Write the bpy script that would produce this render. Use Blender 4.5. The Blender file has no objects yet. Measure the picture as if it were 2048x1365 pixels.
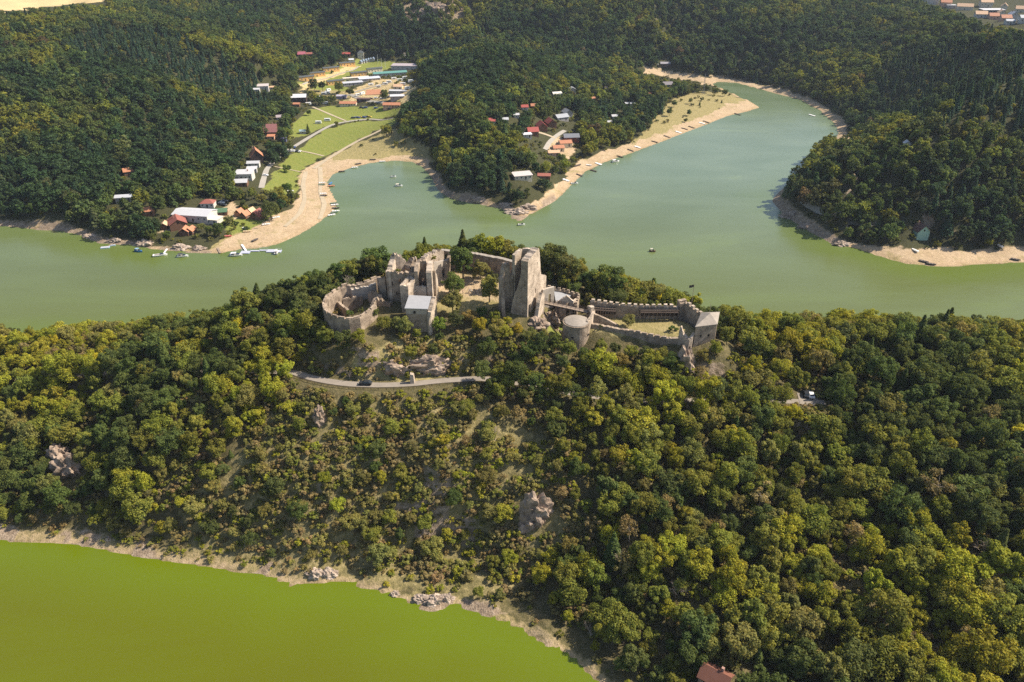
import bpy, math, random
import numpy as np
from mathutils import Vector, Matrix, noise as mnoise

# ---------------------------------------------------------------- camera, sky, sun, exposure
S = bpy.context.scene
C = S.collection
R = math.radians
H = 172.0                       # camera height above the reservoir, metres
PITCH = 30.0
F = 1462.0                      # focal length in pixels of the 2048 px wide photograph
cd = bpy.data.cameras.new('camera'); cam = bpy.data.objects.new('camera', cd); C.objects.link(cam)
cd.sensor_width = 36.0; cd.lens = 36.0*F/2048.0; cd.clip_start = 1.0; cd.clip_end = 9000.0
cam.location = (0, 0, H); cam.rotation_euler = (R(90-PITCH), 0, 0)
S.camera = cam
SUN_AZ = R(11)                  # from +x towards +y
SUN_EL = R(45)
w = bpy.data.worlds.new('World'); S.world = w; w.use_nodes = True
nt = w.node_tree; bg = nt.nodes['Background']
sk = nt.nodes.new('ShaderNodeTexSky'); sk.sky_type = 'NISHITA'; sk.sun_disc = False
sk.sun_elevation = SUN_EL; sk.sun_rotation = math.pi/2 - SUN_AZ
sk.air_density = 1.0; sk.dust_density = 1.5; sk.ozone_density = 1.0
nt.links.new(sk.outputs[0], bg.inputs[0]); bg.inputs[1].default_value = 0.102
sl = bpy.data.lights.new('sun', 'SUN'); sl.energy = 4.8; sl.angle = R(0.5); sl.color = (1.0, 0.90, 0.76)
so = bpy.data.objects.new('sun', sl); C.objects.link(so)
sd = Vector((math.cos(SUN_AZ)*math.cos(SUN_EL), math.sin(SUN_AZ)*math.cos(SUN_EL), math.sin(SUN_EL)))
so.rotation_euler = sd.to_track_quat('Z', 'Y').to_euler(); so.location = (300, 200, 400)
S.view_settings.view_transform = 'Standard'; S.view_settings.look = 'None'
S.view_settings.exposure = 0.78; S.view_settings.gamma = 1.0
S.render.engine = 'CYCLES'
S.cycles.max_bounces = 5; S.cycles.diffuse_bounces = 3; S.cycles.glossy_bounces = 2
S.cycles.transmission_bounces = 3; S.cycles.volume_bounces = 0; S.cycles.transparent_max_bounces = 4
S.cycles.caustics_reflective = False; S.cycles.caustics_refractive = False
S.cycles.use_denoising = False; S.cycles.denoiser = 'OPENIMAGEDENOISE'; S.cycles.denoising_input_passes = 'RGB_ALBEDO_NORMAL'; S.cycles.denoising_prefilter = 'ACCURATE'

N_IND = 190
rnd = random.Random(7); NR = np.random.default_rng(7)
CP, SP = math.cos(R(PITCH)), math.sin(R(PITCH))

def P(u, v, z):
    """point of the photo (2048 px frame) at height z"""
    a = (u-1024)/F; b = -(v-682.5)/F
    dy = CP + b*SP; dz = -SP + b*CP
    t = (z-H)/dz
    return Vector((a*t, dy*t, z))
def zat(v, y):
    """height seen in row v at ground distance y"""
    b = -(v-682.5)/F
    return H + y*(-SP + b*CP)/(CP + b*SP)
def depth(y, z): return y*CP + (H-z)*SP
def proj(x, y, z):
    d = y*CP - (z-H)*SP
    return 1024 + F*x/d, 682.5 - F*(y*SP + (z-H)*CP)/d, d

# ---------------------------------------------------------------- noise and polygons (numpy)
def vnoise(x, y, seed=0):
    x = np.asarray(x, float); y = np.asarray(y, float)
    xi = np.floor(x).astype(np.int64); yi = np.floor(y).astype(np.int64)
    fx = x-xi; fy = y-yi; fx = fx*fx*(3-2*fx); fy = fy*fy*(3-2*fy)
    def hsh(i, j):
        n = (i*374761393 + j*668265263 + seed*974634777) & 0xffffffff
        n = ((n ^ (n >> 13))*1274126177) & 0xffffffff
        return ((n ^ (n >> 16)) & 0xffff)/65535.0
    a = hsh(xi, yi); b = hsh(xi+1, yi); c = hsh(xi, yi+1); d = hsh(xi+1, yi+1)
    return (a*(1-fx)+b*fx)*(1-fy) + (c*(1-fx)+d*fx)*fy
def fbm(x, y, seed=0, o=4):
    s = 0; a = .5; t = 0
    for k in range(o):
        s = s + a*vnoise(np.asarray(x)*2**k, np.asarray(y)*2**k, seed+k*17); t += a; a *= .5
    return s/t
def inside(px, py, poly):
    px = np.asarray(px, float); py = np.asarray(py, float)
    r = np.zeros(px.shape, bool); n = len(poly); j = n-1
    for i in range(n):
        xi, yi = poly[i][0], poly[i][1]; xj, yj = poly[j][0], poly[j][1]
        if yi != yj:
            c = ((yi > py) != (yj > py)) & (px < (xj-xi)*(py-yi)/(yj-yi)+xi)
            r ^= c
        j = i
    return r
def segdist(px, py, pts, closed=False):
    """distance to a polyline, and the index + fraction of the nearest place"""
    px = np.asarray(px, float); py = np.asarray(py, float)
    best = np.full(px.shape, 1e9); arg = np.zeros(px.shape)
    n = len(pts)
    for i in range(n if closed else n-1):
        ax, ay = pts[i][0], pts[i][1]; bx_, by_ = pts[(i+1) % n][0], pts[(i+1) % n][1]
        dx, dy = bx_-ax, by_-ay; L = dx*dx+dy*dy+1e-9
        t = np.clip(((px-ax)*dx+(py-ay)*dy)/L, 0, 1)
        d = np.hypot(px-ax-t*dx, py-ay-t*dy)
        m = d < best; best = np.where(m, d, best); arg = np.where(m, i+t, arg)
    return best, arg

# ---------------------------------------------------------------- the shorelines, traced and laid on the water plane
FAR_SHORE = [(-420,440),(-200,447),(0,453),(60,458),(120,463),(165,473),(200,488),(260,491),(300,499),(340,503),(400,508),(440,508),(480,500),(520,497),
 (560,488),(600,470),(640,445),(665,425),(676,405),(664,385),(656,365),(666,350),(700,337),(740,327),(790,322),(825,325),(845,335),(862,355),(880,385),
 (900,397),(950,408),(1000,418),(1024,427),(1021,436),(1040,443),(1060,430),(1090,415),(1120,395),(1142,372),(1170,345),(1210,325),(1260,308),(1330,282),
 (1400,255),(1450,235),(1500,222),(1522,215),(1505,205),(1478,192),(1450,180),(1425,168),(1440,164),(1470,166),(1500,174),(1560,190),(1600,200),(1640,222),
 (1670,250),(1676,266),(1670,280),(1650,295),(1620,320),(1590,350),(1568,375),(1549,393),(1545,402),(1560,422),(1590,446),(1640,475),(1670,491),(1710,497),
 (1750,511),(1800,526),(1850,533),(1900,535),(1960,530),(2048,526),(2300,516),(2500,508)]
far_w = [P(u, v, 0).to_2d() for u, v in FAR_SHORE]
FAR_POLY = [Vector((-900, far_w[0].y))] + far_w + [Vector((900, far_w[-1].y)), Vector((900, 285)), Vector((420, 292)), Vector((240, 300)), Vector((120, 301)),
 Vector((60, 309)), Vector((0, 318)), Vector((-50, 313)), Vector((-100, 303)), Vector((-180, 299)), Vector((-320, 300)), Vector((-900, 310))]
NEAR_SHORE = [(-500,1040),(-200,1066),(0,1083),(90,1087),(160,1092),(250,1110),(330,1123),(420,1136),(520,1150),(585,1175),(605,1168),(640,1167),(690,1164),(720,1175),(760,1183),
 (820,1207),(860,1226),(885,1222),(905,1211),(950,1225),(1010,1248),(1070,1275),(1130,1310),(1180,1345),(1230,1395),(1290,1480),(1350,1600)]
near_w = [P(u, v, 0).to_2d() for u, v in NEAR_SHORE]
NEAR_POLY = [Vector((-900, near_w[0].y+5))] + near_w + [Vector((70, 20)), Vector((75, -300)), Vector((-900, -300))]

# ---------------------------------------------------------------- ground heights
ctrl = []
def G_(u, v, z): p = P(u, v, z); ctrl.append((p.x, p.y, z))
for u, v, z in [(100,420,10),(250,430,9),(400,440,4),(330,440,6),(450,430,4),(100,300,26),(-150,330,22),(300,300,20),(420,340,11),(300,200,40),(0,200,48),(480,250,14),(500,300,8),
  (300,100,60),(100,60,72),(100,30,76),(130,6,77),(0,10,79),(-300,60,80),(500,120,42),(560,60,50),(600,100,20),(540,180,14),
  (560,330,3),(600,300,4),(700,250,5),(600,240,7),(780,235,5),(700,200,8),(640,180,9),(620,150,12),(700,150,10),(760,140,10),(820,150,10),(740,118,13),(830,120,14),
  (900,60,45),(760,60,45),(650,60,38),(900,10,70),(700,10,70),(1100,30,60),(1100,80,32),(1300,60,48),(1300,10,70),(1500,40,58),(1500,110,30),(1650,100,34),(1500,150,8),(1350,110,12),
  (1600,160,14),(1700,0,72),(1850,10,62),(1980,18,62),(2040,40,62),(1900,60,66),(1950,90,74),(2300,60,80),
  (950,110,46),(880,130,40),(1050,130,40),(850,180,26),(950,200,34),(900,260,24),(1000,280,22),(980,340,14),(950,380,7),(1040,380,8),(1040,350,12),(1080,300,9),(1130,240,10),(1150,180,14),(1220,150,12),
  (1200,220,7),(1120,300,5),(1300,200,5),(1300,250,4),(1400,200,3.5),(1400,230,2.5),(1450,200,2.5),(1330,150,4),(1400,160,2),
  (1620,390,14),(1650,430,9),(1700,340,30),(1800,300,42),(1800,220,52),(1800,150,62),(1950,150,68),(1950,250,58),(1950,350,40),(1800,400,24),(1850,465,8),(1950,460,10),(1720,420,16),(1700,270,26),(2200,300,50),(2200,440,14),(1720,200,30)]:
    G_(u, v, z)
for p in [(-25,255,51),(-10,248,50.5),(3,255,51),(-20,242,50),(-52,232,49),(-45,240,50.5),(-52,217,46.5),(-65,228,45),(-60,240,47),(-33,223,45.5),(-38,228,48),(-15,228,47),(4,227,46.5),(9,236,48),(14,247,48),
  (20,236,41),(18,227,40.5),(24,222,40),(30,231,45),(40,230,45),(55,228,45),(62,231,45),(40,219,40.5),(58,214,41),(72,218,43),(76,226,41),(70,236,40),
  (-110,205,31),(-70,206,36),(-40,206,36),(-10,206,36),(15,205,34.5),(45,203,32.5),(75,203,31),(101,206,30),
  (-190,255,21),(-140,250,30),(-95,247,43),(-66,252,49),(-40,268,51),(-10,276,51),(20,266,48),(40,250,44),(75,243,37),(110,240,33),(160,238,34),(230,240,32),(320,250,26),(-260,258,15),(-380,260,12),
  (-150,225,22),(-220,215,12),(-120,190,20),(-60,180,22),(-20,178,21),(30,172,20),(60,160,16),(100,170,18),(80,130,9),(150,122,15),(170,165,23),(110,98,10),(240,180,26),(220,110,20),(140,60,14),(300,100,22),(200,0,14),(140,205,29),(200,215,30),
  (-160,280,14),(-60,290,26),(0,296,24),(60,285,20),(140,275,17),(-260,285,6),(240,275,14),
  (-700,700,85),(-900,1000,90),(-500,1100,85),(0,1500,130),(600,1500,110),(1100,1300,90),(900,800,85),(-600,1700,120),(700,2200,150),(-700,2600,160),(0,2600,160),(1500,2400,150),(-1500,1500,120),(1500,900,90),(-1500,700,90),(1500,400,40),(-1500,400,40)]:
    ctrl.append(p)
def resample(pts, step):
    o = []
    for i in range(len(pts)-1):
        a, b = Vector(pts[i][:2]), Vector(pts[i+1][:2]); n = max(1, int((b-a).length/step))
        for k in range(n): o.append(a.lerp(b, k/n))
    return o
for q in resample(FAR_POLY + [FAR_POLY[0]], 22) + resample(NEAR_POLY + [NEAR_POLY[0]], 18):
    ctrl.append((q.x, q.y, 0.0))
CT = np.array(ctrl)
_D = np.hypot(CT[:,0][:,None]-CT[:,0], CT[:,1][:,None]-CT[:,1])
_A = np.zeros((len(CT)+3, len(CT)+3)); n_ = len(CT)
_A[:n_,:n_] = -np.sqrt(_D**2+4.0) - np.eye(n_)*2.5
_A[:n_,n_] = 1; _A[:n_,n_+1] = CT[:,0]/500; _A[:n_,n_+2] = CT[:,1]/500; _A[n_:,:n_] = _A[:n_,n_:].T
_W = np.linalg.solve(_A, np.concatenate([CT[:,2], [0,0,0]]))
def rbf(x, y):
    o = np.empty(len(x))
    for i in range(0, len(x), 8000):
        xs, ys = x[i:i+8000], y[i:i+8000]
        d = np.sqrt((xs[:,None]-CT[:,0])**2 + (ys[:,None]-CT[:,1])**2 + 4.0)
        o[i:i+8000] = -d@_W[:n_] + _W[n_] + _W[n_+1]*xs/500 + _W[n_+2]*ys/500
    return o

# benches cut into the hill: (points with z, half width, blend)
road_px = [(-330,768,17),(-100,762,19),(20,757,21),(180,748,26),(330,744,31),(470,742,35),(590,745,36),(620,756,36),(660,764,36),(700,769,36),(760,771,36),(820,769,36),(880,762,36),(960,757,36),(1050,768,35.5),(1140,787,34),(1220,797,33),
           (1300,803,32),(1400,802,31.2),(1500,800,30.5),(1580,803,30),(1650,806,30)]
ROAD = [P(u, v, z) for u, v, z in road_px]
PARK = [P(u, v, 30) for u, v in [(1602,786),(1650,786),(1660,830),(1622,850),(1605,830)]]

def axis(segs):
    o = [segs[0][0]]
    for a, b, s in segs:
        n = max(1, round((b-a)/s)); o += [a+(b-a)*(k+1)/n for k in range(n)]
    return np.array(o)
GX = axis([(-4000,-1500,250),(-1500,-800,25),(-800,-210,6),(-210,210,2.0),(210,800,6),(800,1500,25),(1500,4000,250)])
GY = axis([(-300,60,20),(60,110,5),(110,320,2.0),(320,640,3.2),(640,1080,4.5),(1080,1600,10),(1600,5000,200)])
XX, YY = np.meshgrid(GX, GY); fx, fy = XX.ravel(), YY.ravel()
in_far = inside(fx, fy, FAR_POLY); in_near = inside(fx, fy, NEAR_POLY)
d_far, a_far = segdist(fx, fy, FAR_POLY, True); d_near, _ = segdist(fx, fy, NEAR_POLY, True)
dsh = np.minimum(d_far, d_near); wet = in_far | in_near
hz = rbf(fx, fy)
nearw = np.clip((330-fy)/20, 0, 1)*np.clip((dsh-6)/20, 0, 1)
rib = (fbm(fx/17+fy/60, fy/70, 3, 3)-.5)*7*nearw*np.clip((205-fy)/15, 0, 1) + (fbm(fx/6, fy/6, 9, 3)-.5)*2.0*nearw
rib += (fbm(fx/60, fy/60, 21, 4)-.5)*14*np.clip((fy-330)/60, 0, 1)*np.clip((dsh-40)/80, 0, 1)*np.clip((hz-12)/25, 0, 1)
castle_flat = np.clip(1-segdist(fx, fy, [(-50,232),(-25,250),(5,250),(30,230),(65,226)])[0]/26, 0, 1)
hz = hz + rib*(1-np.minimum(1, castle_flat*2))
# banks: gentle beaches, steeper rocky shores
bank = 0.25 + dsh*0.16 + np.maximum(0, dsh-16)*0.55
steep = 0.4 + dsh*np.where((fy > 235) & (fy < 330), 1.35, 0.75)
sh_px = proj(fx, np.maximum(fy, 30), np.zeros_like(fx))
is_steep = (fy < 330) | ((sh_px[0] < 420) & (fy < 560)) | ((sh_px[0] > 850) & (sh_px[0] < 1110) & (sh_px[1] > 350)) | ((sh_px[0] > 1530) & (sh_px[0] < 1690) & (sh_px[1] > 300))
near_left = (fy < 330) & (fx < -5) & (d_near < 30)
lim = np.where(is_steep, steep, bank); lim = np.where(near_left, 0.3+np.minimum(dsh, 7)*0.3+np.maximum(0, dsh-7)*1.0, lim)
hl = np.minimum(np.maximum(hz, 0.12+np.minimum(dsh, 20)*0.05), lim)
hl += (fbm(fx/2.5, fy/2.5, 5, 3)-.5)*np.clip(dsh/4, 0, 1)*np.where(is_steep, 1.2, .25)*(fy < 700)
hz = np.where(wet, -np.minimum(8, 0.25+dsh*0.3), np.maximum(hl, 0.1))
def bench(pts, half, blend):
    global hz
    d, a = segdist(fx, fy, pts)
    i = np.clip(a.astype(int), 0, len(pts)-2); t = a-i
    zz = np.array([p[2] for p in pts]); z = zz[i]*(1-t)+zz[i+1]*t
    k = np.clip((half+blend-d)/blend, 0, 1); k = k*k*(3-2*k)
    hz = hz*(1-k) + z*k
bench(ROAD, 3.6, 4.0)
bench([P(1615,806,30), P(1632,825,30)], 7.0, 4.0)
bench([P(1190,640,45.2), P(1270,650,45), P(1345,655,45.2)], 6.0, 3.0)
hz = np.minimum(hz, 150)
HG = hz.reshape(XX.shape)
def hgt(x, y):
    """ground height by bilinear lookup in the terrain grid"""
    x = np.atleast_1d(np.asarray(x, float)); y = np.atleast_1d(np.asarray(y, float))
    i = np.clip(np.searchsorted(GX, x)-1, 0, len(GX)-2); j = np.clip(np.searchsorted(GY, y)-1, 0, len(GY)-2)
    tx = np.clip((x-GX[i])/(GX[i+1]-GX[i]), 0, 1); ty = np.clip((y-GY[j])/(GY[j+1]-GY[j]), 0, 1)
    return (HG[j,i]*(1-tx)+HG[j,i+1]*tx)*(1-ty) + (HG[j+1,i]*(1-tx)+HG[j+1,i+1]*tx)*ty
def h1(x, y): return float(hgt(x, y)[0])
def G(u, v, zmin=0.0):
    """where the sight line of photo pixel (u, v) meets the ground"""
    a = (u-1024)/F; b = -(v-682.5)/F
    dy = CP+b*SP; dz = -SP+b*CP
    ys = np.concatenate([np.arange(90, 340, .5), np.arange(340, 1900, 1.5)])
    t = ys/dy; zr = H+dz*t; hh = np.maximum(hgt(a*t, ys), zmin)
    k = np.argmax(zr <= hh)
    return Vector((a*t[k], ys[k], hh[k]))
# ---------------------------------------------------------------- node helpers and materials
class N:
    def __init__(s, name):
        s.m = bpy.data.materials.new(name); s.m.use_nodes = True; s.t = s.m.node_tree; s.b = s.t.nodes['Principled BSDF']; s.out = s.t.nodes['Material Output']
    def n(s, typ, **kw):
        o = s.t.nodes.new(typ)
        for k, v in kw.items(): setattr(o, k, v)
        return o
    def l(s, a, b): s.t.links.new(a, b)
    def co(s, kind='Object'): return s.n('ShaderNodeTexCoord').outputs[kind]
    def noise(s, scale, detail=4, rough=.55, co=None, dist=0):
        o = s.n('ShaderNodeTexNoise'); o.inputs['Scale'].default_value = scale; o.inputs['Detail'].default_value = detail; o.inputs['Roughness'].default_value = rough; o.inputs['Distortion'].default_value = dist
        if co is not None: s.l(co, o.inputs['Vector'])
        return o.outputs[0]
    def ramp(s, f, stops):
        o = s.n('ShaderNodeValToRGB'); e = o.color_ramp.elements
        while len(e) < len(stops): e.new(.5)
        for i, (p, c) in enumerate(stops):
            e[i].position = p; e[i].color = (c, c, c, 1) if isinstance(c, (int, float)) else (*c, 1)
        s.l(f, o.inputs[0]); return o.outputs[0]
    def mix(s, f, a, b, mode='MIX'):
        o = s.n('ShaderNodeMix', data_type='RGBA', blend_type=mode)
        for i, x in ((0, f), (6, a), (7, b)):
            if isinstance(x, (int, float)): o.inputs[i].default_value = x if i == 0 else (x, x, x, 1)
            elif isinstance(x, tuple): o.inputs[i].default_value = (*x, 1)
            else: s.l(x, o.inputs[i])
        return o.outputs[2]
    def math(s, op, a, b=0.0, clamp=False):
        o = s.n('ShaderNodeMath', operation=op, use_clamp=clamp)
        for i, x in ((0, a), (1, b)):
            if isinstance(x, (int, float)): o.inputs[i].default_value = x
            else: s.l(x, o.inputs[i])
        return o.outputs[0]
    def bump(s, h, strength, dist):
        o = s.n('ShaderNodeBump'); o.inputs['Strength'].default_value = strength; o.inputs['Distance'].default_value = dist
        s.l(h, o.inputs['Height']); s.l(o.outputs[0], s.b.inputs['Normal'])
    def set(s, **kw):
        for k, v in kw.items():
            i = s.b.inputs[k.replace('_', ' ')]
            if isinstance(v, (int, float)): i.default_value = v
            elif isinstance(v, tuple): i.default_value = (*v, 1)
            else: s.l(v, i)
        return s.m

def plain(name, col, rough=.7, var=.25, scale=1.5, metal=0.0, spec=.3):
    """one colour, weathered by two scales of noise"""
    a = N(name); co = a.co()
    f = a.noise(scale, 5, .6, co); g = a.noise(scale*7, 3, .6, co)
    k = a.math('MULTIPLY', a.math('ADD', f, g), .5)
    d = tuple(c*(1-var) for c in col); b = tuple(min(1, c*(1+var)) for c in col)
    c = a.ramp(k, [(.3, d), (.7, b)])
    return a.set(Base_Color=c, Roughness=rough, Metallic=metal, Specular_IOR_Level=spec)

def stone(name, lo, hi, cell=1.7, moss=.12):
    a = N(name); co = a.co()
    v = a.n('ShaderNodeTexVoronoi', feature='F1'); v.inputs['Scale'].default_value = cell
    mp = a.n('ShaderNodeMapping'); mp.inputs['Scale'].default_value = (1, 1, 1.9); a.l(co, mp.inputs[0])
    a.l(mp.outputs[0], v.inputs['Vector'])
    e = a.n('ShaderNodeTexVoronoi', feature='DISTANCE_TO_EDGE'); e.inputs['Scale'].default_value = cell; a.l(mp.outputs[0], e.inputs['Vector'])
    f = a.noise(.35, 6, .65, co); g = a.noise(2.6, 5, .7, co)
    tone = a.math('ADD', a.math('MULTIPLY', f, .6), a.math('MULTIPLY', g, .4))
    c = a.ramp(tone, [(.37, lo), (.59, hi)])
    sep = a.n('ShaderNodeSeparateColor'); a.l(v.outputs['Color'], sep.inputs[0])
    c = a.mix(.35, c, a.ramp(sep.outputs[0], [(0, (.72, .68, .64)), (1, (1.18, 1.15, 1.12))]), 'MULTIPLY')
    c = a.mix(a.ramp(a.noise(.22, 5, .7, co), [(.58, 0.0), (.72, moss*3)]), c, (.13, .115, .07))
    hgt_ = a.math('ADD', a.ramp(e.outputs[0], [(0, 0.0), (.12, 1.0)]), g)
    a.bump(hgt_, .45, .1)
    return a.set(Base_Color=c, Roughness=.92, Specular_IOR_Level=.15)

M = {}
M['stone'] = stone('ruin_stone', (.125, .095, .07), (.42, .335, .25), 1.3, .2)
M['stone_pale'] = stone('pale_and_sunlit_stone', (.22, .175, .13), (.59, .49, .385), 1.3, .15)  # paler copy of the ruin stone; on right-hand walls it paints in sunlight
M['plaster'] = plain('old_lime_plaster', (.40, .345, .28), .9, .38, .5)
M['cap'] = plain('weathered_stone_roof', (.27, .235, .195), .9, .38, .7)
M['rock'] = stone('grey_brown_rock', (.13, .095, .07), (.40, .31, .235), .8, .2)
M['shore_rock'] = stone('bleached_shore_rock', (.17, .13, .10), (.48, .39, .31), .8, .03)
M['slate'] = plain('grey_roofing', (.31, .31, .315), .6, .12, .7)
M['dark_wood'] = plain('dark_stained_timber', (.05, .035, .027), .8, .35, 2)
M['wood'] = plain('weathered_timber', (.26, .20, .15), .85, .3, 2)
M['bark'] = plain('bark', (.10, .078, .055), .95, .35, 3)
M['dead_bark'] = plain('bleached_bark', (.36, .29, .23), .95, .3, 3)
M['dark'] = plain('dark_opening', (.015, .013, .012), .9, .2, 1)

def leaf_mat(name, transl=.38):
    a = N(name)
    at = a.n('ShaderNodeAttribute', attribute_type='INSTANCER', attribute_name='tint')
    g = a.n('ShaderNodeAttribute', attribute_type='GEOMETRY', attribute_name='lv')
    c = a.mix(1.0, at.outputs['Color'], a.ramp(g.outputs['Fac'], [(0, (.55, .62, .55)), (.5, (1, 1, 1)), (1, (1.5, 1.32, 1.1))]), 'MULTIPLY')
    a.set(Base_Color=c, Roughness=.7, Specular_IOR_Level=.06)
    tr = a.n('ShaderNodeBsdfTranslucent'); a.l(a.mix(1.0, c, (1.25, 1.15, .55), 'MULTIPLY'), tr.inputs[0])
    mx = a.n('ShaderNodeMixShader'); mx.inputs[0].default_value = transl
    a.l(a.b.outputs[0], mx.inputs[1]); a.l(tr.outputs[0], mx.inputs[2]); a.l(mx.outputs[0], a.out.inputs[0])
    return a.m
M['leaf'] = leaf_mat('tree_leaves')

# ---------------------------------------------------------------- ground sheet
def add_obj(name, me, parent=None, loc=None):
    o = bpy.data.objects.new(name, me); C.objects.link(o)
    if parent is not None: o.parent = parent
    if loc is not None: o.location = loc
    return o
def grid_mesh(name, V, ni, nj):
    me = bpy.data.meshes.new(name); n = len(V)
    me.vertices.add(n); me.vertices.foreach_set('co', V.astype(np.float32).ravel())
    i = np.arange(ni-1)[None,:]; j = np.arange(nj-1)[:,None]; a = (j*ni+i).ravel()
    q = np.stack([a, a+1, a+1+ni, a+ni], 1); k = len(q)
    me.loops.add(k*4); me.loops.foreach_set('vertex_index', q.ravel().astype(np.int32))
    me.polygons.add(k); me.polygons.foreach_set('loop_start', np.arange(0, k*4, 4, dtype=np.int32))
    me.polygons.foreach_set('loop_total', np.full(k, 4, np.int32)); me.polygons.foreach_set('use_smooth', np.ones(k, bool))
    me.update(); return me
hz = HG.ravel()
gm = grid_mesh('ground', np.stack([fx, fy, hz], 1), len(GX), len(GY))
pu, pv, pd = proj(fx, np.maximum(fy, 40), hz)
BEACH = [[(425,512),(440,488),(470,470),(500,458),(540,440),(575,420),(597,398),(594,372),(600,350),(625,330),(660,318),(700,330),(690,345),(668,352),(662,380),(680,405),(668,428),(600,475),(560,492),(480,505)],
  [(660,322),(700,322),(760,316),(800,312),(850,322),(870,350),(850,345),(820,328),(780,325),(740,330),(700,342)],
  [(1025,425),(1080,396),(1112,368),(1150,330),(1200,304),(1260,288),(1330,262),(1400,238),(1450,212),(1490,202),(1500,194),(1470,180),(1500,185),(1535,216),(1450,240),(1400,260),(1260,314),(1160,360),(1120,405),(1060,440)],
  [(1690,500),(1750,493),(1850,498),(1950,498),(2048,492),(2400,480),(2400,530),(2048,530),(1900,540),(1800,532)],
  [(1278,132),(1330,138),(1400,152),(1480,170),(1470,182),(1380,162),(1290,148)],
  [(1420,150),(1500,164),(1570,180),(1640,206),(1690,240),(1700,275),(1670,275),(1640,228),(1560,194),(1440,168)],
  [(360,455),(345,460),(330,470),(335,440),(350,425),(362,440)],[(462,405),(440,420),(448,430),(470,440),(490,420)],
  [(1090,290),(1112,272),(1128,275),(1150,300),(1135,318),(1105,312)]]
MEADOW = [[(528,380),(545,345),(570,322),(610,288),(650,262),(700,247),(795,238),(790,252),(750,266),(700,290),(650,312),(615,335),(597,352),(590,385),(570,395)],
  [(575,278),(588,245),(615,222),(650,212),(800,214),(800,232),(720,240),(660,252),(610,275)],
  [(598,170),(640,140),(720,118),(790,126),(780,140),(700,160),(690,182),(640,182)],
  [(440,445),(470,430),(530,440),(560,425),(545,445),(500,460),(460,468)],[(1118,230),(1140,225),(1148,232),(1125,242)],[(1090,620),(1110,615),(1140,640),(1130,680),(1100,670)]]
DRY = [[(650,316),(700,292),(760,268),(800,262),(845,285),(870,325),(840,330),(800,322),(740,328),(690,338),(660,345)],
  [(1265,285),(1300,255),(1340,200),(1400,183),(1450,186),(1490,202),(1450,225),(1400,242),(1330,266),(1270,292)],
  [(420,500),(450,470),(500,455),(560,470),(480,500)],[(700,735),(760,690),(830,668),(930,690),(960,720),(900,752),(820,765),(720,760)],
  [(1160,640),(1260,628),(1400,640),(1390,680),(1300,680),(1180,660)],[(870,540),(960,555),(1000,610),(920,640),(860,610)],[(600,185),(640,172),(700,180),(820,178),(830,205),(700,205)]]
FIELD = [[(-600,-60),(225,-60),(212,3),(150,8),(80,15),(20,22),(-600,30)]]
GRAVEL = [[(600,168),(690,130),(720,132),(600,190)],[(690,185),(740,160),(800,158),(830,170),(810,205),(700,200)]]
jit_u = np.where(fy > 330, (fbm(fx/14, fy/14, 81, 3)-.5)*26, 0); jit_v = np.where(fy > 330, (fbm(fx/14, fy/14, 83, 3)-.5)*11, 0)
def pmask(polys):
    m = np.zeros(len(fx), bool)
    for p in polys: m |= inside(pu+jit_u, pv+jit_v, p)
    return m.astype(np.float32)
far_ok = (fy > 330)
shore_noise = fbm(fx/9, fy/9, 31, 3)
band = np.where(fy > 330, np.clip(1.3-dsh/(3.0+5*shore_noise), 0, 1), np.clip(1.35-dsh/(1.2+3.6*shore_noise+np.where(near_left & (fx < -60), 2.0, 0)), 0, 1))
SCRUB = [(560,800),(760,790),(960,800),(1120,900),(1180,1060),(1010,1200),(860,1190),(640,1140),(400,1120),(330,1000),(480,900)]
sand = np.maximum(pmask(BEACH)*far_ok, band*np.where(fy < 330, .62, 1)); sand[wet] = .8
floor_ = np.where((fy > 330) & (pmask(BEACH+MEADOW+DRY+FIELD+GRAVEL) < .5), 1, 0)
ck = np.clip(1.6-segdist(fx, fy, [(-28,256),(-12,249),(2,250)])[0]/8, 0, 1)
sand = np.maximum(sand, ck*.8)
gx_, gy_ = np.gradient(HG, GX, axis=1), np.gradient(HG, GY, axis=0)
slope = np.hypot(gx_, gy_).ravel()
rockm = np.clip((slope-.8)*1.4, 0, np.where(fy < 330, .62, 1))*(fbm(fx/7, fy/7, 77, 3) > .50)
rockm = np.maximum(rockm, np.where(is_steep, band, 0)*(shore_noise > np.where(fy < 330, .60, .38)))
cliff = inside(pu, pv, [(790,8),(850,0),(930,0),(960,30),(900,50),(820,45)])
rockm = np.maximum(rockm, cliff*.55)
colr = np.stack([sand, pmask(MEADOW), np.maximum.reduce([pmask(DRY), pmask(FIELD), np.where(fy < 330, np.maximum(band*.8, pmask([SCRUB])*.5), 0)]), rockm], 1).astype(np.float32)
at = gm.attributes.new('mask', 'FLOAT_COLOR', 'POINT'); at.data.foreach_set('color', colr.ravel())
at = gm.attributes.new('field', 'FLOAT', 'POINT'); at.data.foreach_set('value', np.maximum(pmask(FIELD), pmask(GRAVEL)*.6).astype(np.float32))

at = gm.attributes.new('shore', 'FLOAT', 'POINT'); at.data.foreach_set('value', dsh.astype(np.float32))
at = gm.attributes.new('floor', 'FLOAT', 'POINT'); at.data.foreach_set('value', floor_.astype(np.float32))

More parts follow.
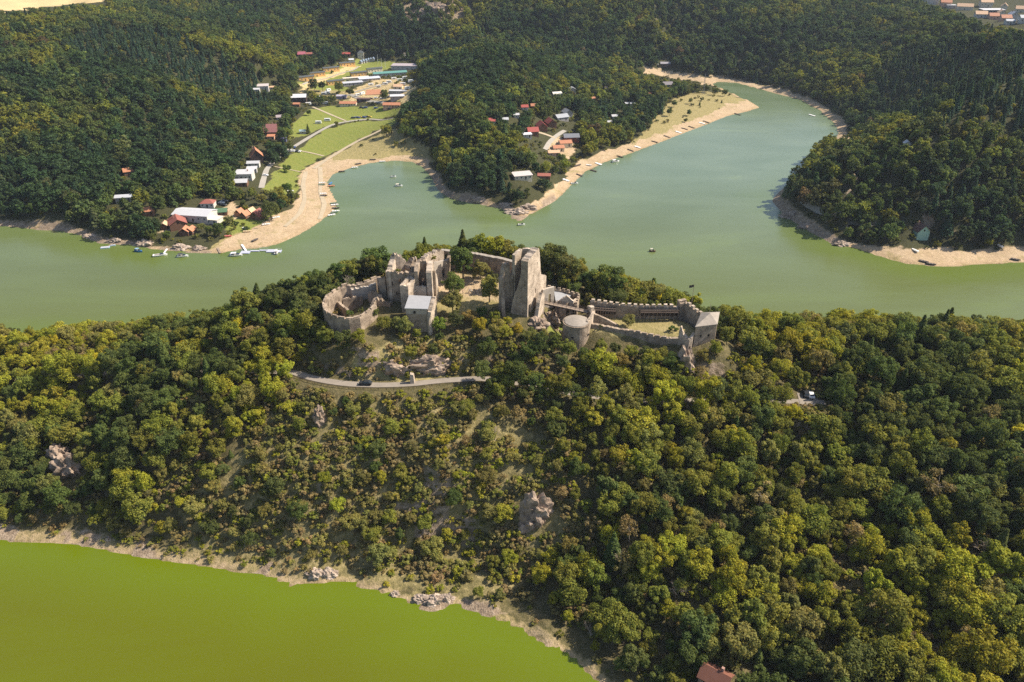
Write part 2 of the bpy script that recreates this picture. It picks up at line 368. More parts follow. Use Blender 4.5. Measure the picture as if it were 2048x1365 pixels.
a = N('ground'); co = a.co()
att = a.n('ShaderNodeAttribute', attribute_name='mask'); sep = a.n('ShaderNodeSeparateColor'); a.l(att.outputs['Color'], sep.inputs[0])
n1 = a.noise(.06, 6, .6, co); n2 = a.noise(.5, 6, .65, co); n3 = a.noise(2.2, 4, .65, co)
edge = a.math('MULTIPLY', a.math('SUBTRACT', n2, .5), .9)
def soft(m, w=.25): return a.ramp(a.math('ADD', m, edge), [(.5-w, 0.0), (.5+w, 1.0)])
mixn = a.math('ADD', a.math('MULTIPLY', n2, .5), a.math('MULTIPLY', n3, .5))
base = a.ramp(mixn, [(.3, (.06, .06, .022)), (.48, (.105, .09, .04)), (.62, (.18, .145, .072)), (.75, (.26, .205, .115))])
wv = a.n('ShaderNodeTexWave'); wv.inputs['Scale'].default_value = .045; wv.inputs['Distortion'].default_value = 1.5; mpw = a.n('ShaderNodeMapping'); mpw.inputs['Rotation'].default_value = (0, 0, R(-38)); a.l(co, mpw.inputs[0]); a.l(mpw.outputs[0], wv.inputs[0])
mead = a.mix(a.math('ADD', a.math('MULTIPLY', n1, .7), a.math('MULTIPLY', wv.outputs['Fac'], .22)), a.ramp(mixn, [(.3, (.10, .15, .022)), (.7, (.21, .235, .05))]), a.ramp(mixn, [(.3, (.15, .165, .03)), (.7, (.28, .26, .08))]))
dry = a.ramp(mixn, [(.3, (.14, .13, .045)), (.5, (.27, .225, .095)), (.7, (.42, .33, .17))])
sandc = a.ramp(a.math('ADD', a.math('MULTIPLY', n1, .3), a.math('MULTIPLY', mixn, .7)), [(.3, (.23, .165, .095)), (.48, (.40, .295, .18)), (.66, (.54, .415, .28))])
sandc = a.mix(a.ramp(a.noise(.11, 6, .7, co), [(.54, 0.0), (.66, .75)]), sandc, dry)
gs = a.n('ShaderNodeAttribute', attribute_name='shore')
sandc = a.mix(1.0, sandc, a.ramp(a.math('MULTIPLY', a.math('ADD', gs.outputs['Fac'], a.math('MULTIPLY', edge, 3.0)), .16), [(.08, (.60, .58, .54)), (.16, (.86, .85, .82)), (.5, (.95, .92, .88)), (1.0, (1, 1, 1))]), 'MULTIPLY')
rockc = a.ramp(mixn, [(.34, (.13, .095, .065)), (.5, (.255, .19, .13)), (.64, (.44, .345, .25))])
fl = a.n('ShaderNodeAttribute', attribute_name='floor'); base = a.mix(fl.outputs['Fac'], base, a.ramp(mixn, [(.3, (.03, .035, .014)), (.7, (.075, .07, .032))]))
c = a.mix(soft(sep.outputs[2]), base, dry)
c = a.mix(soft(sep.outputs[1]), c, mead)
c = a.mix(soft(sep.outputs[0]), c, sandc)
c = a.mix(soft(att.outputs['Alpha'], .15), c, rockc)
fa = a.n('ShaderNodeAttribute', attribute_name='field')
c = a.mix(soft(fa.outputs['Fac'], .1), c, a.ramp(mixn, [(.3, (.46, .35, .17)), (.7, (.60, .46, .24))]))
a.bump(a.math('ADD', n3, a.math('MULTIPLY', n2, 2.0)), .8, .35)
a.set(Base_Color=c, Roughness=.95, Specular_IOR_Level=.1)
gm.materials.append(a.m)
go = add_obj('ground', gm); go['kind'] = 'structure'

# ---------------------------------------------------------------- water
wm = grid_mesh('water', np.stack([fx, fy, np.zeros_like(fx)], 1), len(GX), len(GY))
at = wm.attributes.new('shore', 'FLOAT', 'POINT'); at.data.foreach_set('value', dsh.astype(np.float32))
a = N('algae_green_water'); co = a.co()
mp = a.n('ShaderNodeMapping'); mp.inputs['Scale'].default_value = (.35, 1, 1); mp.inputs['Rotation'].default_value = (0, 0, R(-22)); a.l(co, mp.inputs[0])
f = a.noise(.02, 5, .55, mp.outputs[0], .8)
sx = a.n('ShaderNodeSeparateXYZ'); a.l(co, sx.inputs[0])
# far colour holds painted sky reflection; shallow inner arm carries more algae
arm = a.n('ShaderNodeMapRange'); a.l(sx.outputs['Y'], arm.inputs[0]); arm.inputs[1].default_value = 230; arm.inputs[2].default_value = 560
near_c = a.ramp(f, [(.3, (.090, .098, .003)), (.5, (.094, .107, .003)), (.64, (.098, .119, .003)), (.8, (.112, .145, .003))])
far_c = a.ramp(f, [(.32, (.100, .138, .074)), (.48, (.118, .158, .09)), (.58, (.128, .168, .098)), (.7, (.150, .195, .098))])
c = a.mix(arm.outputs[0], near_c, far_c)
# algae gathers against the banks
shr = a.n('ShaderNodeAttribute', attribute_name='shore'); fr = a.n('ShaderNodeMapRange'); a.l(a.math('ADD', shr.outputs['Fac'], a.math('MULTIPLY', a.math('SUBTRACT', f, .5), 60)), fr.inputs[0]); fr.inputs[1].default_value = 26; fr.inputs[2].default_value = 2
c = a.mix(a.math('MULTIPLY', a.math('MULTIPLY', fr.outputs[0], .55), a.math('SUBTRACT', 1.0, a.math('MULTIPLY', arm.outputs[0], .85))), c, (.108, .162, .004))
w1 = a.noise(.9, 3, .6, mp.outputs[0]); w2 = a.noise(.12, 3, .5, mp.outputs[0])
a.bump(a.math('ADD', w1, a.math('MULTIPLY', w2, 3.0)), .3, .1)
a.set(Base_Color=c, Roughness=.2, IOR=1.33, Specular_IOR_Level=.5)
wm.materials.append(a.m); wo = add_obj('water', wm); wo['kind'] = 'structure'
# ---------------------------------------------------------------- mesh builder and thing helpers
class MB:
    def __init__(s): s.v = []; s.f = []
    def hexa(s, b, t):
        """solid between a bottom ring b and a top ring t (same number of corners, counter-clockwise from above)"""
        i = len(s.v); n = len(b); s.v += [tuple(p) for p in b]+[tuple(p) for p in t]
        s.f.append(tuple(i+n-1-k for k in range(n))); s.f.append(tuple(i+n+k for k in range(n)))
        for k in range(n): s.f.append((i+k, i+(k+1) % n, i+n+(k+1) % n, i+n+k))
        return s
    def box(s, c, d, rz=0, tilt=0):
        """box centred on c in plan with its base at c.z"""
        cx, cy, cz = c; hx, hy = d[0]/2, d[1]/2; co, si = math.cos(rz), math.sin(rz)
        q = [(cx+a*co-b*si, cy+a*si+b*co) for a, b in ((-hx,-hy),(hx,-hy),(hx,hy),(-hx,hy))]
        return s.hexa([(x, y, cz) for x, y in q], [(x, y, cz+d[2]) for x, y in q])
    def bar(s, a, b, r, k=4):
        limb_(s, a, b, r, r, k); return s
    def lathe(s, c, prof, k=20, a0=0):
        i = len(s.v); n = len(prof)
        for r, z in prof:
            for q in range(k): t = a0+6.28318*q/k; s.v.append((c[0]+r*math.cos(t), c[1]+r*math.sin(t), c[2]+z))
        for m in range(n-1):
            for q in range(k): s.f.append((i+m*k+q, i+m*k+(q+1) % k, i+(m+1)*k+(q+1) % k, i+(m+1)*k+q))
        s.f.append(tuple(i+(n-1)*k+q for q in range(k))); s.f.append(tuple(i+k-1-q for q in range(k)))
        return s
    def poly(s, pts): i = len(s.v); s.v += [tuple(p) for p in pts]; s.f.append(tuple(range(i, i+len(pts)))); return s
    def build(s, name, mat, parent=None, loc=None, smooth=False):
        me = bpy.data.meshes.new(name); o = Vector((0, 0, 0))
        if loc is not None: o = Vector(loc)
        elif parent is not None: o = Vector(parent.get('org', (0, 0, 0)))
        me.from_pydata([(p[0]-o.x, p[1]-o.y, p[2]-o.z) for p in s.v], [], s.f); me.materials.append(mat)
        if smooth: me.polygons.foreach_set('use_smooth', [True]*len(me.polygons))
        me.update()
        ob = add_obj(name, me, parent)
        if parent is None and loc is not None: ob.location = o
        elif parent is not None and loc is not None: ob.location = o-Vector(parent.get('org', (0, 0, 0))); ob['org'] = tuple(o)
        return ob
def limb_(s, a, b, ra, rb, k):
    V = [Vector(p) for p in ()]; Fc = []; limb(V, Fc, a, b, ra, rb, k); i = len(s.v)
    s.v += [tuple(p) for p in V]; s.f += [tuple(i+q for q in f) for f in Fc]
    s.f.append(tuple(i+k-1-q for q in range(k)))
def limb(V, Fc, a, b, ra, rb, k=6):
    a, b = Vector(a), Vector(b); d = (b-a).normalized(); x = d.orthogonal().normalized(); y = d.cross(x); i = len(V)
    for p, r in ((a, ra), (b, rb)):
        for q in range(k):
            t = 6.28318*q/k; V.append(p + x*math.cos(t)*r + y*math.sin(t)*r)
    for q in range(k): Fc.append((i+q, i+(q+1) % k, i+k+(q+1) % k, i+k+q))
    Fc.append(tuple(i+k+q for q in range(k)))
def thing(name, label, cat, loc=(0, 0, 0), group=None, world=True):
    """an Empty at the thing's base; with world=True its parts may be written in world coordinates"""
    o = bpy.data.objects.new(name, None); C.objects.link(o); o.location = loc; o.empty_display_size = .5
    o['label'] = label; o['category'] = cat
    if group: o['group'] = group
    if world: o['org'] = tuple(loc)
    return o
def tag(o, label, cat, group=None, kind=None):
    o['label'] = label; o['category'] = cat
    if group: o['group'] = group
    if kind: o['kind'] = kind
    return o
def kids(o): return [c for c in C.objects if c.parent == o]
def dup(root, loc, rz, label=None, group=None, sc=1.0):
    r = root.copy(); C.objects.link(r); r.location = loc; r.rotation_euler = (0, 0, rz); r.scale = (sc, sc, sc)
    if label: r['label'] = label
    if group: r['group'] = group
    for c in root.children:
        k = c.copy(); C.objects.link(k); k.parent = r
        for d in c.children:
            e = d.copy(); C.objects.link(e); e.parent = k
    return r

# ---------------------------------------------------------------- the castle ruin
def K1(X, Y, z): return P(620+X/4.014, 450+Y/4.014, z)
def K2(X, Y, z): return P(980+X/4.014, 460+Y/4.014, z)
def wall(mb, pts, th, zb=None, rag=.35, step=.7, seed=0, holes=(), closed=False, side=1):
    """masonry along pts (x, y, ztop): thickness th towards the side, top edge weathered; holes = (s0, s1, z0, z1) along the wall"""
    rg = random.Random(seed); rag *= 1.5; step *= .8; P_ = [Vector(p) for p in pts]
    if closed: P_.append(P_[0].copy())
    acc = [0]
    for a, b in zip(P_, P_[1:]): acc.append(acc[-1]+(b.xy-a.xy).length)
    ss = set(acc)
    for h_ in holes: ss |= {h_[0], h_[1]}
    ss = sorted(ss); full = []
    for a, b in zip(ss, ss[1:]):
        n = max(1, round((b-a)/step)); full += [a+(b-a)*k/n for k in range(n)]
    full.append(ss[-1])
    def dirn(i): return (P_[i+1].xy-P_[i].xy).normalized()
    st = []
    for s in full:
        i = 0
        while i < len(acc)-2 and s > acc[i+1]-1e-6: i += 1
        t = (s-acc[i])/max(1e-6, acc[i+1]-acc[i]); p = P_[i].lerp(P_[i+1], t)
        d0 = d1 = dirn(i)
        if t < 1e-4 and i > 0: d0 = dirn(i-1)
        if t < 1e-4 and i == 0 and closed: d0 = dirn(len(P_)-2)
        if t > 1-1e-4 and i == len(P_)-2 and closed: d1 = dirn(0)
        m = (d0+d1).normalized(); nrm = Vector((-m.y, m.x))*side; k = 1/max(.5, m.dot(d1))
        st.append((p.xy, p.xy+nrm*th*k, p.z + (rg.uniform(-rag, rag*.5) if rag else 0), s))
    if closed: st[-1] = (st[0][0], st[0][1], st[0][2], st[-1][3])
    for a, b in zip(st, st[1:]):
        sm = (a[3]+b[3])/2
        za = zb if zb is not None else min(h1(a[0].x, a[0].y), h1(a[1].x, a[1].y))-1.5
        zc = zb if zb is not None else min(h1(b[0].x, b[0].y), h1(b[1].x, b[1].y))-1.5
        spans = [(za, a[2], zc, b[2])]
        for h_ in holes:
            if h_[0] < sm < h_[1]:
                o = []
                for q in spans:
                    if h_[2] > q[0]+.05: o.append((q[0], h_[2], q[2], h_[2]))
                    if h_[3] < min(q[1], q[3])-.05: o.append((h_[3], q[1], h_[3], q[3]))
                spans = o
        for q in spans:
            A, B = (a, b)
            ring = [(A[0], q[0], q[1]), (B[0], q[2], q[3]), (B[1], q[2], q[3]), (A[1], q[0], q[1])]
            if side < 0: ring = ring[::-1]
            mb.hexa([(p.x, p.y, lo) for p, lo, hi in ring], [(p.x, p.y, hi) for p, lo, hi in ring])
    return st
def merlons(st, w, gap, h, th_in=.0, seed=0, skip=None):
    """list of MB, one per merlon, standing on a wall built by wall()"""
    out = []; L = st[-1][3]; s = gap*.5; rg = random.Random(seed)
    def at(s):
        for a, b in zip(st, st[1:]):
            if a[3] <= s <= b[3]:
                t = (s-a[3])/max(1e-6, b[3]-a[3]); return a[0].lerp(b[0], t), a[1].lerp(b[1], t), a[2]+(b[2]-a[2])*t
        return st[-1][:3]
    while s+w < L:
        a, b = at(s), at(s+w)
        if not (skip and skip(s)):
            hh = h*rg.uniform(.8, 1.05); k = th_in; zl = min(a[2], b[2])-.3
            r_ = [a[0].lerp(a[1], .02), b[0].lerp(b[1], .02), b[0].lerp(b[1], 1-k), a[0].lerp(a[1], 1-k)]
            area = sum(r_[i].x*r_[(i+1) % 4].y-r_[(i+1) % 4].x*r_[i].y for i in range(4))
            if area < 0: r_ = r_[::-1]
            m = MB(); m.hexa([(p.x, p.y, zl) for p in r_], [(p.x, p.y, zl+.3+hh+rg.uniform(-.1, .1)) for p in r_]); out.append(m)
        s += w+gap
    return out
def building(name, label, cat='castle ruin', loc=(0, 0, 0), group=None): return thing(name, label, cat, loc, group)

# --- ring wall at the left end
T = building('ring_wall', 'low rounded ring wall of pale stone at the castle\'s left end', 'castle wall', tuple(P(690,672,47)))
ring = [K1(535,418,55.2), K1(400,466,54.6), K1(285,482,54.2), K1(225,503,54), K1(130,572,54), K1(97,640,54), K1(108,692,54), K1(152,722,54), K1(230,752,54), K1(312,760,54), K1(400,746,54), K1(470,702,54), K1(535,648,54.2)]
mb = MB(); st = wall(mb, ring, 1.5, None, .22, .8, 1, side=1); mb.build('wall', M['stone'], T)
for m in merlons(st, 2.3, .55, .75, .55, 2, skip=lambda s: 6.5 < s < 11): m.build('merlon', M['stone'], T)
mb = MB(); wall(mb, [K1(300,492,53.6), K1(335,516,53.6), K1(462,500,53.9), K1(530,470,54.5)], 1.2, None, .3, .8, 3); mb.build('inner_wall', M['plaster'], T)
mb = MB(); wall(mb, [K1(180,600,50.4), K1(262,650,50.2), K1(300,690,50)], .9, None, .4, .7, 4); wall(mb, [K1(262,600,51.3), K1(420,570,51.5)], .8, None, .5, .6, 5); mb.build('foundation_wall', M['stone'], T)
for (X, Y) in ((70, 0),):
    pass
T = building('broken_wall', 'jagged broken wall between the ring wall and the palace ruin', 'castle wall', tuple(P(760,600,48)))
mb = MB(); wall(mb, [K1(535,420,57), K1(560,440,58), K1(600,415,59.5)], 1.4, None, .6, .5, 6, holes=[(1.2, 2.4, 51.5, 54.2)])
wall(mb, [K1(462,540,53), K1(500,520,55.6), K1(545,555,54), K1(560,600,52.6), K1(640,628,52)], 1.1, None, .7, .5, 7)
wall(mb, [K1(505,650,54), K1(530,590,53.4), K1(600,612,52.4), K1(668,630,51)], 1.0, None, .7, .5, 8); mb.build('wall', M['stone'], T)

# --- palace ruin with its two peaks
T = building('palace_ruin', 'tall roofless palace ruin with ragged peaks and dark front wall', loc=tuple(P(800,604,50)))
fy_ = 239.0
def XY(u, y, z): d = depth(y, z); return (u-1024)*d/F
def pt(u, y, z): return (XY(u, y, z), y, z)
mb = MB()
wall(mb, [pt(771,239.5,62.4), pt(790,239.3,62.8), pt(795,239.2,62.0), pt(829,239,62.2)], 1.6, None, .35, .6, 11, holes=[(1.5, 2.3, 57, 58.6), (4.4, 5.3, 58, 59.8), (6.9, 7.7, 55, 56.6), (3.2, 3.8, 53.2, 54.3)]); mb.build('front_wall', M['stone'], T)
mb = MB(); wall(mb, [pt(771,239.6,62.4), pt(775,242,63.5), pt(782,246.5,66.0), pt(786,247,66.9), pt(797,247.5,66.3), pt(803,248,64.6), pt(808,248.5,62.6)], 1.8, None, .5, .5, 12, side=-1); mb.build('peak_wall', M['stone_pale'], T)
mb = MB(); wall(mb, [pt(809,246,61.8), pt(815,248,63.5), pt(822,249,64.4), pt(832,249.5,64.0), pt(838,249,62.8)], 2.4, None, .5, .5, 13, side=-1); mb.build('peak_wall', M['stone'], T)
mb = MB(); wall(mb, [pt(795,246.5,62), pt(808,246,61), pt(830,245.5,61.2)], 1.3, None, .5, .6, 14); wall(mb, [pt(829,239,62), pt(831,244,62.3), pt(833,249,62.8)], 1.5, None, .5, .6, 15); mb.build('side_wall', M['stone'], T)
T = building('chamber_ruin', 'slender roofless stone chamber open at the front beside the palace ruin', loc=tuple(P(845,596,50)))
mb = MB(); wall(mb, [pt(828,237.5,63.6), pt(829,241,64.6), pt(834,244.5,64.9)], 1.3, None, .25, .6, 16, side=-1); wall(mb, [pt(834,244.5,64.9), pt(852,244.8,64.8)], 1.2, None, .3, .6, 17, side=-1, holes=[(1.2, 2.1, 56.5, 58.2)]); mb.build('back_wall', M['stone'], T)
mb = MB(); wall(mb, [pt(852,237.2,63.4), pt(853,239,64.4), pt(856,244.6,64.6)], 1.9, None, .3, .6, 18, side=-1); mb.build('side_wall', M['stone_pale'], T)
mb = MB(); wall(mb, [pt(830.5,237.3,57.6), pt(852,237.0,57.8)], 1.0, None, .3, .6, 19, side=1); mb.build('front_wall', M['plaster'], T)
T = building('buttress_ruin', 'narrow ragged pier of stone leaning on the chamber\'s sunlit side', loc=tuple(P(866,592,50)))
mb = MB(); wall(mb, [pt(862,240.2,62.3), pt(865,241.5,60.5), pt(867,242.8,57.5), pt(868.5,244,53)], 1.6, None, .5, .5, 20, side=-1); mb.build('wall', M['stone_pale'], T)

# --- middle tower
T = building('stair_tower', 'square plain tower with flat broken top left of the grey-roofed house', loc=tuple(P(810,620,48)))
mb = MB(); q = [pt(799.5,232.6,60.4), pt(815.6,232.9,59.9), pt(831.8,238.0,60.6), pt(817,239.8,61.0)]
wall(mb, q, 1.1, None, .18, .7, 21, closed=True); mb.build('wall', M['stone_pale'], T)
mb = MB(); cq = sum((Vector(p) for p in q), Vector())/4; mb.hexa([(cq.x+(p[0]-cq.x)*.8, cq.y+(p[1]-cq.y)*.8, 58.6) for p in q], [(cq.x+(p[0]-cq.x)*.8, cq.y+(p[1]-cq.y)*.8, 59.0+.2*i) for i, p in enumerate(q)]); mb.build('rubble_fill', M['rock'], T)

# --- the house with the grey lean-to roof
T = building('stone_house', 'tall stone house with pale grey lean-to roof and small chimney', 'house', loc=tuple(P(838,662,46)))
A_, B_, C_, D_ = pt(811,225.3,55.3), pt(853.5,225.0,55.2), pt(860,232,56.3), pt(819.5,232.6,56.5)
zb_ = 43.5
def lerp3(a, b, t): return tuple(a[i]+(b[i]-a[i])*t for i in range(3))
mb = MB(); mb.hexa([(p[0], p[1], 52.8) for p in (A_, B_, C_, D_)], [(p[0], p[1], p[2]-.25) for p in (A_, B_, C_, D_)]); mb.build('upper_wall', M['plaster'], T)
mb = MB(); ex = [(-.35,-.35), (.35,-.35), (.35,.2), (-.35,.2)]
mb.hexa([(p[0]+e[0]*.4, p[1]+e[1]*.4-.3, zb_) for p, e in zip((A_, B_, C_, D_), ex)], [(p[0]+e[0]*.3, p[1]+e[1]*.3, 52.8) for p, e in zip((A_, B_, C_, D_), ex)]); mb.build('lower_wall', M['stone'], T)
mb = MB(); wall(mb, [(B_[0]-.1, B_[1]-.9, 50.5), (B_[0]+.35, B_[1]-.6, 54.6), (C_[0]+.9, C_[1], 56.6)], 1.3, None, .3, .5, 22, side=-1); mb.build('buttress', M['stone_pale'], T)
mb = MB(); e2 = [(-.3,-.5), (.45,-.5), (.5,.1), (-.3,.1)]
mb.hexa([(p[0]+e[0], p[1]+e[1], p[2]-.25) for p, e in zip((A_, B_, C_, D_), e2)], [(p[0]+e[0], p[1]+e[1], p[2]) for p, e in zip((A_, B_, C_, D_), e2)])
rf = mb.build('roof', M['slate'], T)
pc_ = pt(851.5, 231.2, 56.1); mb = MB(); mb.box(pc_, (.9, .8, 1.5)); mb.box((pc_[0], pc_[1], pc_[2]+1.5), (1.1, 1.0, .18)); mb.build('chimney', M['plaster'], rf)
rf['org'] = T['org']
wp = pt(829, 225.05, 53.6); mb = MB(); mb.box((wp[0], 225.0, 53.2), (.7, .5, .8)); mb.build('window', M['dark'], T)

# --- north wing with the arched doorway, and the long curtain wall
T = building('north_wing', 'roofless stone wing with a dark arched doorway at the back of the courtyard', loc=tuple(P(885,560,51)))
a0, a1, a2, a3 = pt(868,253.3,59.8), pt(897.5,260.6,57.8), pt(902,264.8,58.4), pt(881.5,265.5,60.5)
mb = MB(); Lw = math.hypot(a1[0]-a0[0], a1[1]-a0[1])
wall(mb, [a0, a1], 1.1, None, .15, .6, 24, holes=[(Lw-4.3, Lw-2.1, 49, 55.0), (Lw-3.9, Lw-2.5, 54.95, 55.5)]); mb.build('front_wall', M['plaster'], T)
mb = MB(); wall(mb, [a1, a2], 1.1, None, .2, .6, 25); mb.build('side_wall', M['stone'], T)
mb = MB(); wall(mb, [pt(837,253,61.4), pt(846,257,61.2), pt(868,263,61.0), a3], 1.8, None, .6, .6, 26, side=-1); wall(mb, [pt(846,250,60.2), a0], 1.3, None, .6, .6, 27); mb.build('ruined_wall', M['stone_pale'], T)
dm = Vector(a0).lerp(Vector(a1), (Lw-3.2)/Lw); mb = MB(); mb.box((dm.x-.5, dm.y+1.6, 49.5), (3.4, .3, 6), math.atan2(a1[1]-a0[1], a1[0]-a0[0])); mb.build('doorway_shadow', M['dark'], T).name = 'door'  # dark panel standing in for the shade inside the doorway, no door leaf
T = building('curtain_wall', 'long straight curtain wall with pale coping behind the courtyard', 'castle wall', loc=tuple(P(960,545,51)))
cw = [pt(881.5,265.4,59.6), pt(914,264.6,59.2), pt(951,263.2,58.9), pt(1000,259.7,58.5), pt(1031,256.8,58.1)]
mb = MB(); st = wall(mb, cw, 1.5, None, .08, 1.0, 28, holes=[(29.5, 30.1, 53.4, 55.4), (17, 17.5, 53.5, 55)]); mb.build('wall', M['stone'], T)
mb = MB()
for a, b in zip(st, st[1:]):
    o = (a[1]-a[0]).normalized()*.15
    mb.hexa([(*(a[0]-o), a[2]+.003), (*(b[0]-o), b[2]+.003), (*(b[1]+o), b[2]+.003), (*(a[1]+o), a[2]+.003)], [(*(a[0]-o), a[2]+.25), (*(b[0]-o), b[2]+.25), (*(b[1]+o), b[2]+.25), (*(a[1]+o), a[2]+.25)])
mb.build('coping', M['cap'], T)

# --- the great tower
T = building('keep_tower', 'tallest castle tower with sheer sunlit right face and curved broken edge', 'castle tower', loc=(5, 234, 47))
cr = (5.5, 230.7)
mb = MB()
wall(mb, [(5.5,230.7,70.6), (7.5,234.5,71.4), (9.5,238.3,72.2), (9.85,239.0,69.0), (10.2,239.7,64.0), (10.6,240.5,60.5), (12.6,244.2,59.0)], 2.6, None, .25, .45, 31, side=1,
     holes=[(.6, 2.6, 44, 53.0), (6.0, 6.7, 55.3, 57.3), (4.0, 4.4, 62.5, 63.6), (7.4, 7.8, 66, 67.2), (10.5, 11.2, 52.5, 54.0)]); mb.build('right_wall', M['stone_pale'], T)
mb = MB()
wall(mb, [(5.47,230.72,70.4), (3.6,231.15,70.2), (3.35,231.2,67.5), (3.0,231.3,65), (2.5,231.5,62.3), (1.8,231.7,59.8), (1.0,231.95,57.6), (.3,232.15,55), (-.3,232.35,51), (-.7,232.5,48.2)], 2.2, None, .2, .4, 32, side=-1); mb.build('front_wall', M['stone'], T)
mb = MB(); d_ = Vector((4, 7.6)).normalized(); nb = Vector((-d_.y, d_.x)); p0 = Vector((5.9, 231.3)); p1 = Vector((8.0, 235.6))
mb.hexa([(5.9-.9,232.2,44), (7.5-.9,235.2,44), (7.5-2.0,235.8,44), (5.9-2.0,232.8,44)], [(5.9-.9,232.2,53.2), (7.5-.9,235.2,53.2), (7.5-2.0,235.8,53.2), (5.9-2.0,232.8,53.2)]); mb.build('niche_wall', M['stone'], T)
mb = MB(); wall(mb, [(1.0,235.4,70.6), (2.4,237.6,71.1), (3.7,239.6,71.2)], 1.1, 49, .2, .5, 33, side=1, holes=[(1.6, 2.6, 64.2, 67.6)]); wall(mb, [(3.7,239.6,71.2), (8.2,239.2,71.4)], 1.0, 49, .15, .6, 34, side=1); mb.build('back_wall', M['stone_pale'], T)
mb = MB(); wall(mb, [(8.0,230.9,49), (8.9,233.2,54), (9.6,235.4,56.2), (10.6,237.4,55)], 1.3, None, .3, .5, 35, side=-1); mb.build('buttress', M['stone_pale'], T)
wz = pt(1070, 236, 56); mb = MB()
T = building('tower_annex', 'lower broken annex with a thin pinnacle on the tower\'s left side', loc=(-2, 236, 48))
mb = MB(); wall(mb, [(-3.3,233.6,62.0), (-2.9,234.4,63), (-2.5,235,67.2), (-.9,235.2,67.5), (-.7,235.3,63.2), (.3,235.6,62.8)], 1.6, None, .3, .45, 36)
wall(mb, [(-3.9,233.6,58), (-3.6,231.8,51), (-3.4,230.8,48.5)], 1.2, None, .4, .5, 37); wall(mb, [(.4,235.2,63.2), (1.0,237,64.5), (2,239,66)], 1.2, None, .4, .5, 38); mb.build('wall', M['stone'], T)

# --- gatehouse yard right of the tower
T = building('gatehouse', 'small white-walled gatehouse with flat grey roof right of the tower', 'gatehouse', loc=(15, 242, 48))
mb = MB(); wall(mb, [pt(1086,240.5,54.8), pt(1109,243.2,54.6)], .9, None, .1, .7, 41, side=1, holes=[(2.6, 3.6, 47, 52.2)]); mb.build('front_wall', M['plaster'], T)
def pv_(u, v, y): return pt(u, y, zat(v, y))
g0, g1, g2, g3 = pv_(1112,603,242), pv_(1134,597,244.5), pv_(1141,591,247.5), pv_(1108,581,251)
mb = MB(); mb.hexa([(p[0], p[1], 42) for p in (g0, g1, g2, g3)], [(p[0], p[1], p[2]-.3) for p in (g0, g1, g2, g3)]); mb.build('wall', M['stone'], T)
mb = MB(); cg = [sum(p[i] for p in (g0, g1, g2, g3))/4 for i in range(2)]; X_ = lambda p: (cg[0]+(p[0]-cg[0])*1.04, cg[1]+(p[1]-cg[1])*1.04)
mb.hexa([(*X_(p), p[2]-.3) for p in (g0, g1, g2, g3)], [(*X_(p), p[2]) for p in (g0, g1, g2, g3)]); mb.build('roof', M['slate'], T)
T = building('gate_annex', 'low stone lean-to with a dark opening at the end of the footbridge', 'gatehouse', loc=(20, 236, 48))
e0, e1, e2_, e3 = pv_(1113,606,240.6), pv_(1147,603,240.2), pv_(1156,597,243.5), pv_(1136,592,243)
mb = MB(); wall(mb, [e0, pv_(1134,591.5,240.4), e1], .8, None, .1, .6, 42, holes=[(3.6, 4.8, 43, 49.6)]); wall(mb, [e1, e2_], .8, None, .2, .6, 43); wall(mb, [e0, e3], .8, None, .2, .6, 44); mb.build('wall', M['stone_pale'], T)
T = building('gate_parapet', 'battlemented parapet wall above the flat-roofed gatehouse', 'castle wall', loc=(20, 243, 48))
mb = MB(); st = wall(mb, [pv_(1094,572,252), pv_(1128,580,250.5), pv_(1160,590,247), pv_(1154,611,239.5)], 1.0, None, .12, .7, 45, side=-1); mb.build('wall', M['stone'], T)
for m in merlons(st, 1.1, .8, .8, .3, 3): m.build('merlon', M['stone'], T)

# --- wooden footbridge over the ditch
T = thing('footbridge', 'dark timber footbridge on trestles between tower and barbican', 'footbridge', tuple(P(1115,655,41)))
b0 = Vector(pt(1083, 239.2, 50.6)); b1 = Vector(pt(1178, 233.2, 49.6)); bd = (b1-b0); bn = Vector((-bd.y, bd.x, 0)).normalized()
mb = MB(); q = [b0-bn*.95, b1-bn*.95, b1+bn*.95, b0+bn*.95]; mb.hexa([p-Vector((0,0,.18)) for p in q], q); mb.build('deck', M['wood'], T)
for sgn in (-1, 1):
    mb = MB(); mb.bar(b0+bn*sgn*.9-Vector((0,0,.35)), b1+bn*sgn*.9-Vector((0,0,.35)), .2); mb.build('beam', M['dark_wood'], T)
    mb = MB()
    for k in range(12):
        p = b0.lerp(b1, k/11)+bn*sgn*.95; mb.bar(p, p+Vector((0,0,1.1)), .06)
    for hz_ in (.55, 1.1): mb.bar(b0+bn*sgn*.95+Vector((0,0,hz_)), b1+bn*sgn*.95+Vector((0,0,hz_)), .055)
    mb.build('railing', M['dark_wood'], T)
for t in (.30, .36, .66):
    mb = MB()
    for sgn in (-1, 1):
        p = b0.lerp(b1, t)+bn*sgn*.8; mb.bar((p.x, p.y, h1(p.x, p.y)-.6), p-Vector((0,0,.3)), .15)
    p, q = b0.lerp(b1, t)-bn*.8, b0.lerp(b1, t)+bn*.8
    mb.bar(p-Vector((0,0,1.0)), q-Vector((0,0,1.0)), .12); mb.bar(p-Vector((0,0,1.2)), q-Vector((0,0,4.2)), .09)
    g = b0.lerp(b1, t-.07)-Vector((0,0,.4)); mb.bar(b0.lerp(b1, t)-Vector((0,0,2.6)), g, .1); mb.build('trestle', M['dark_wood'], T)

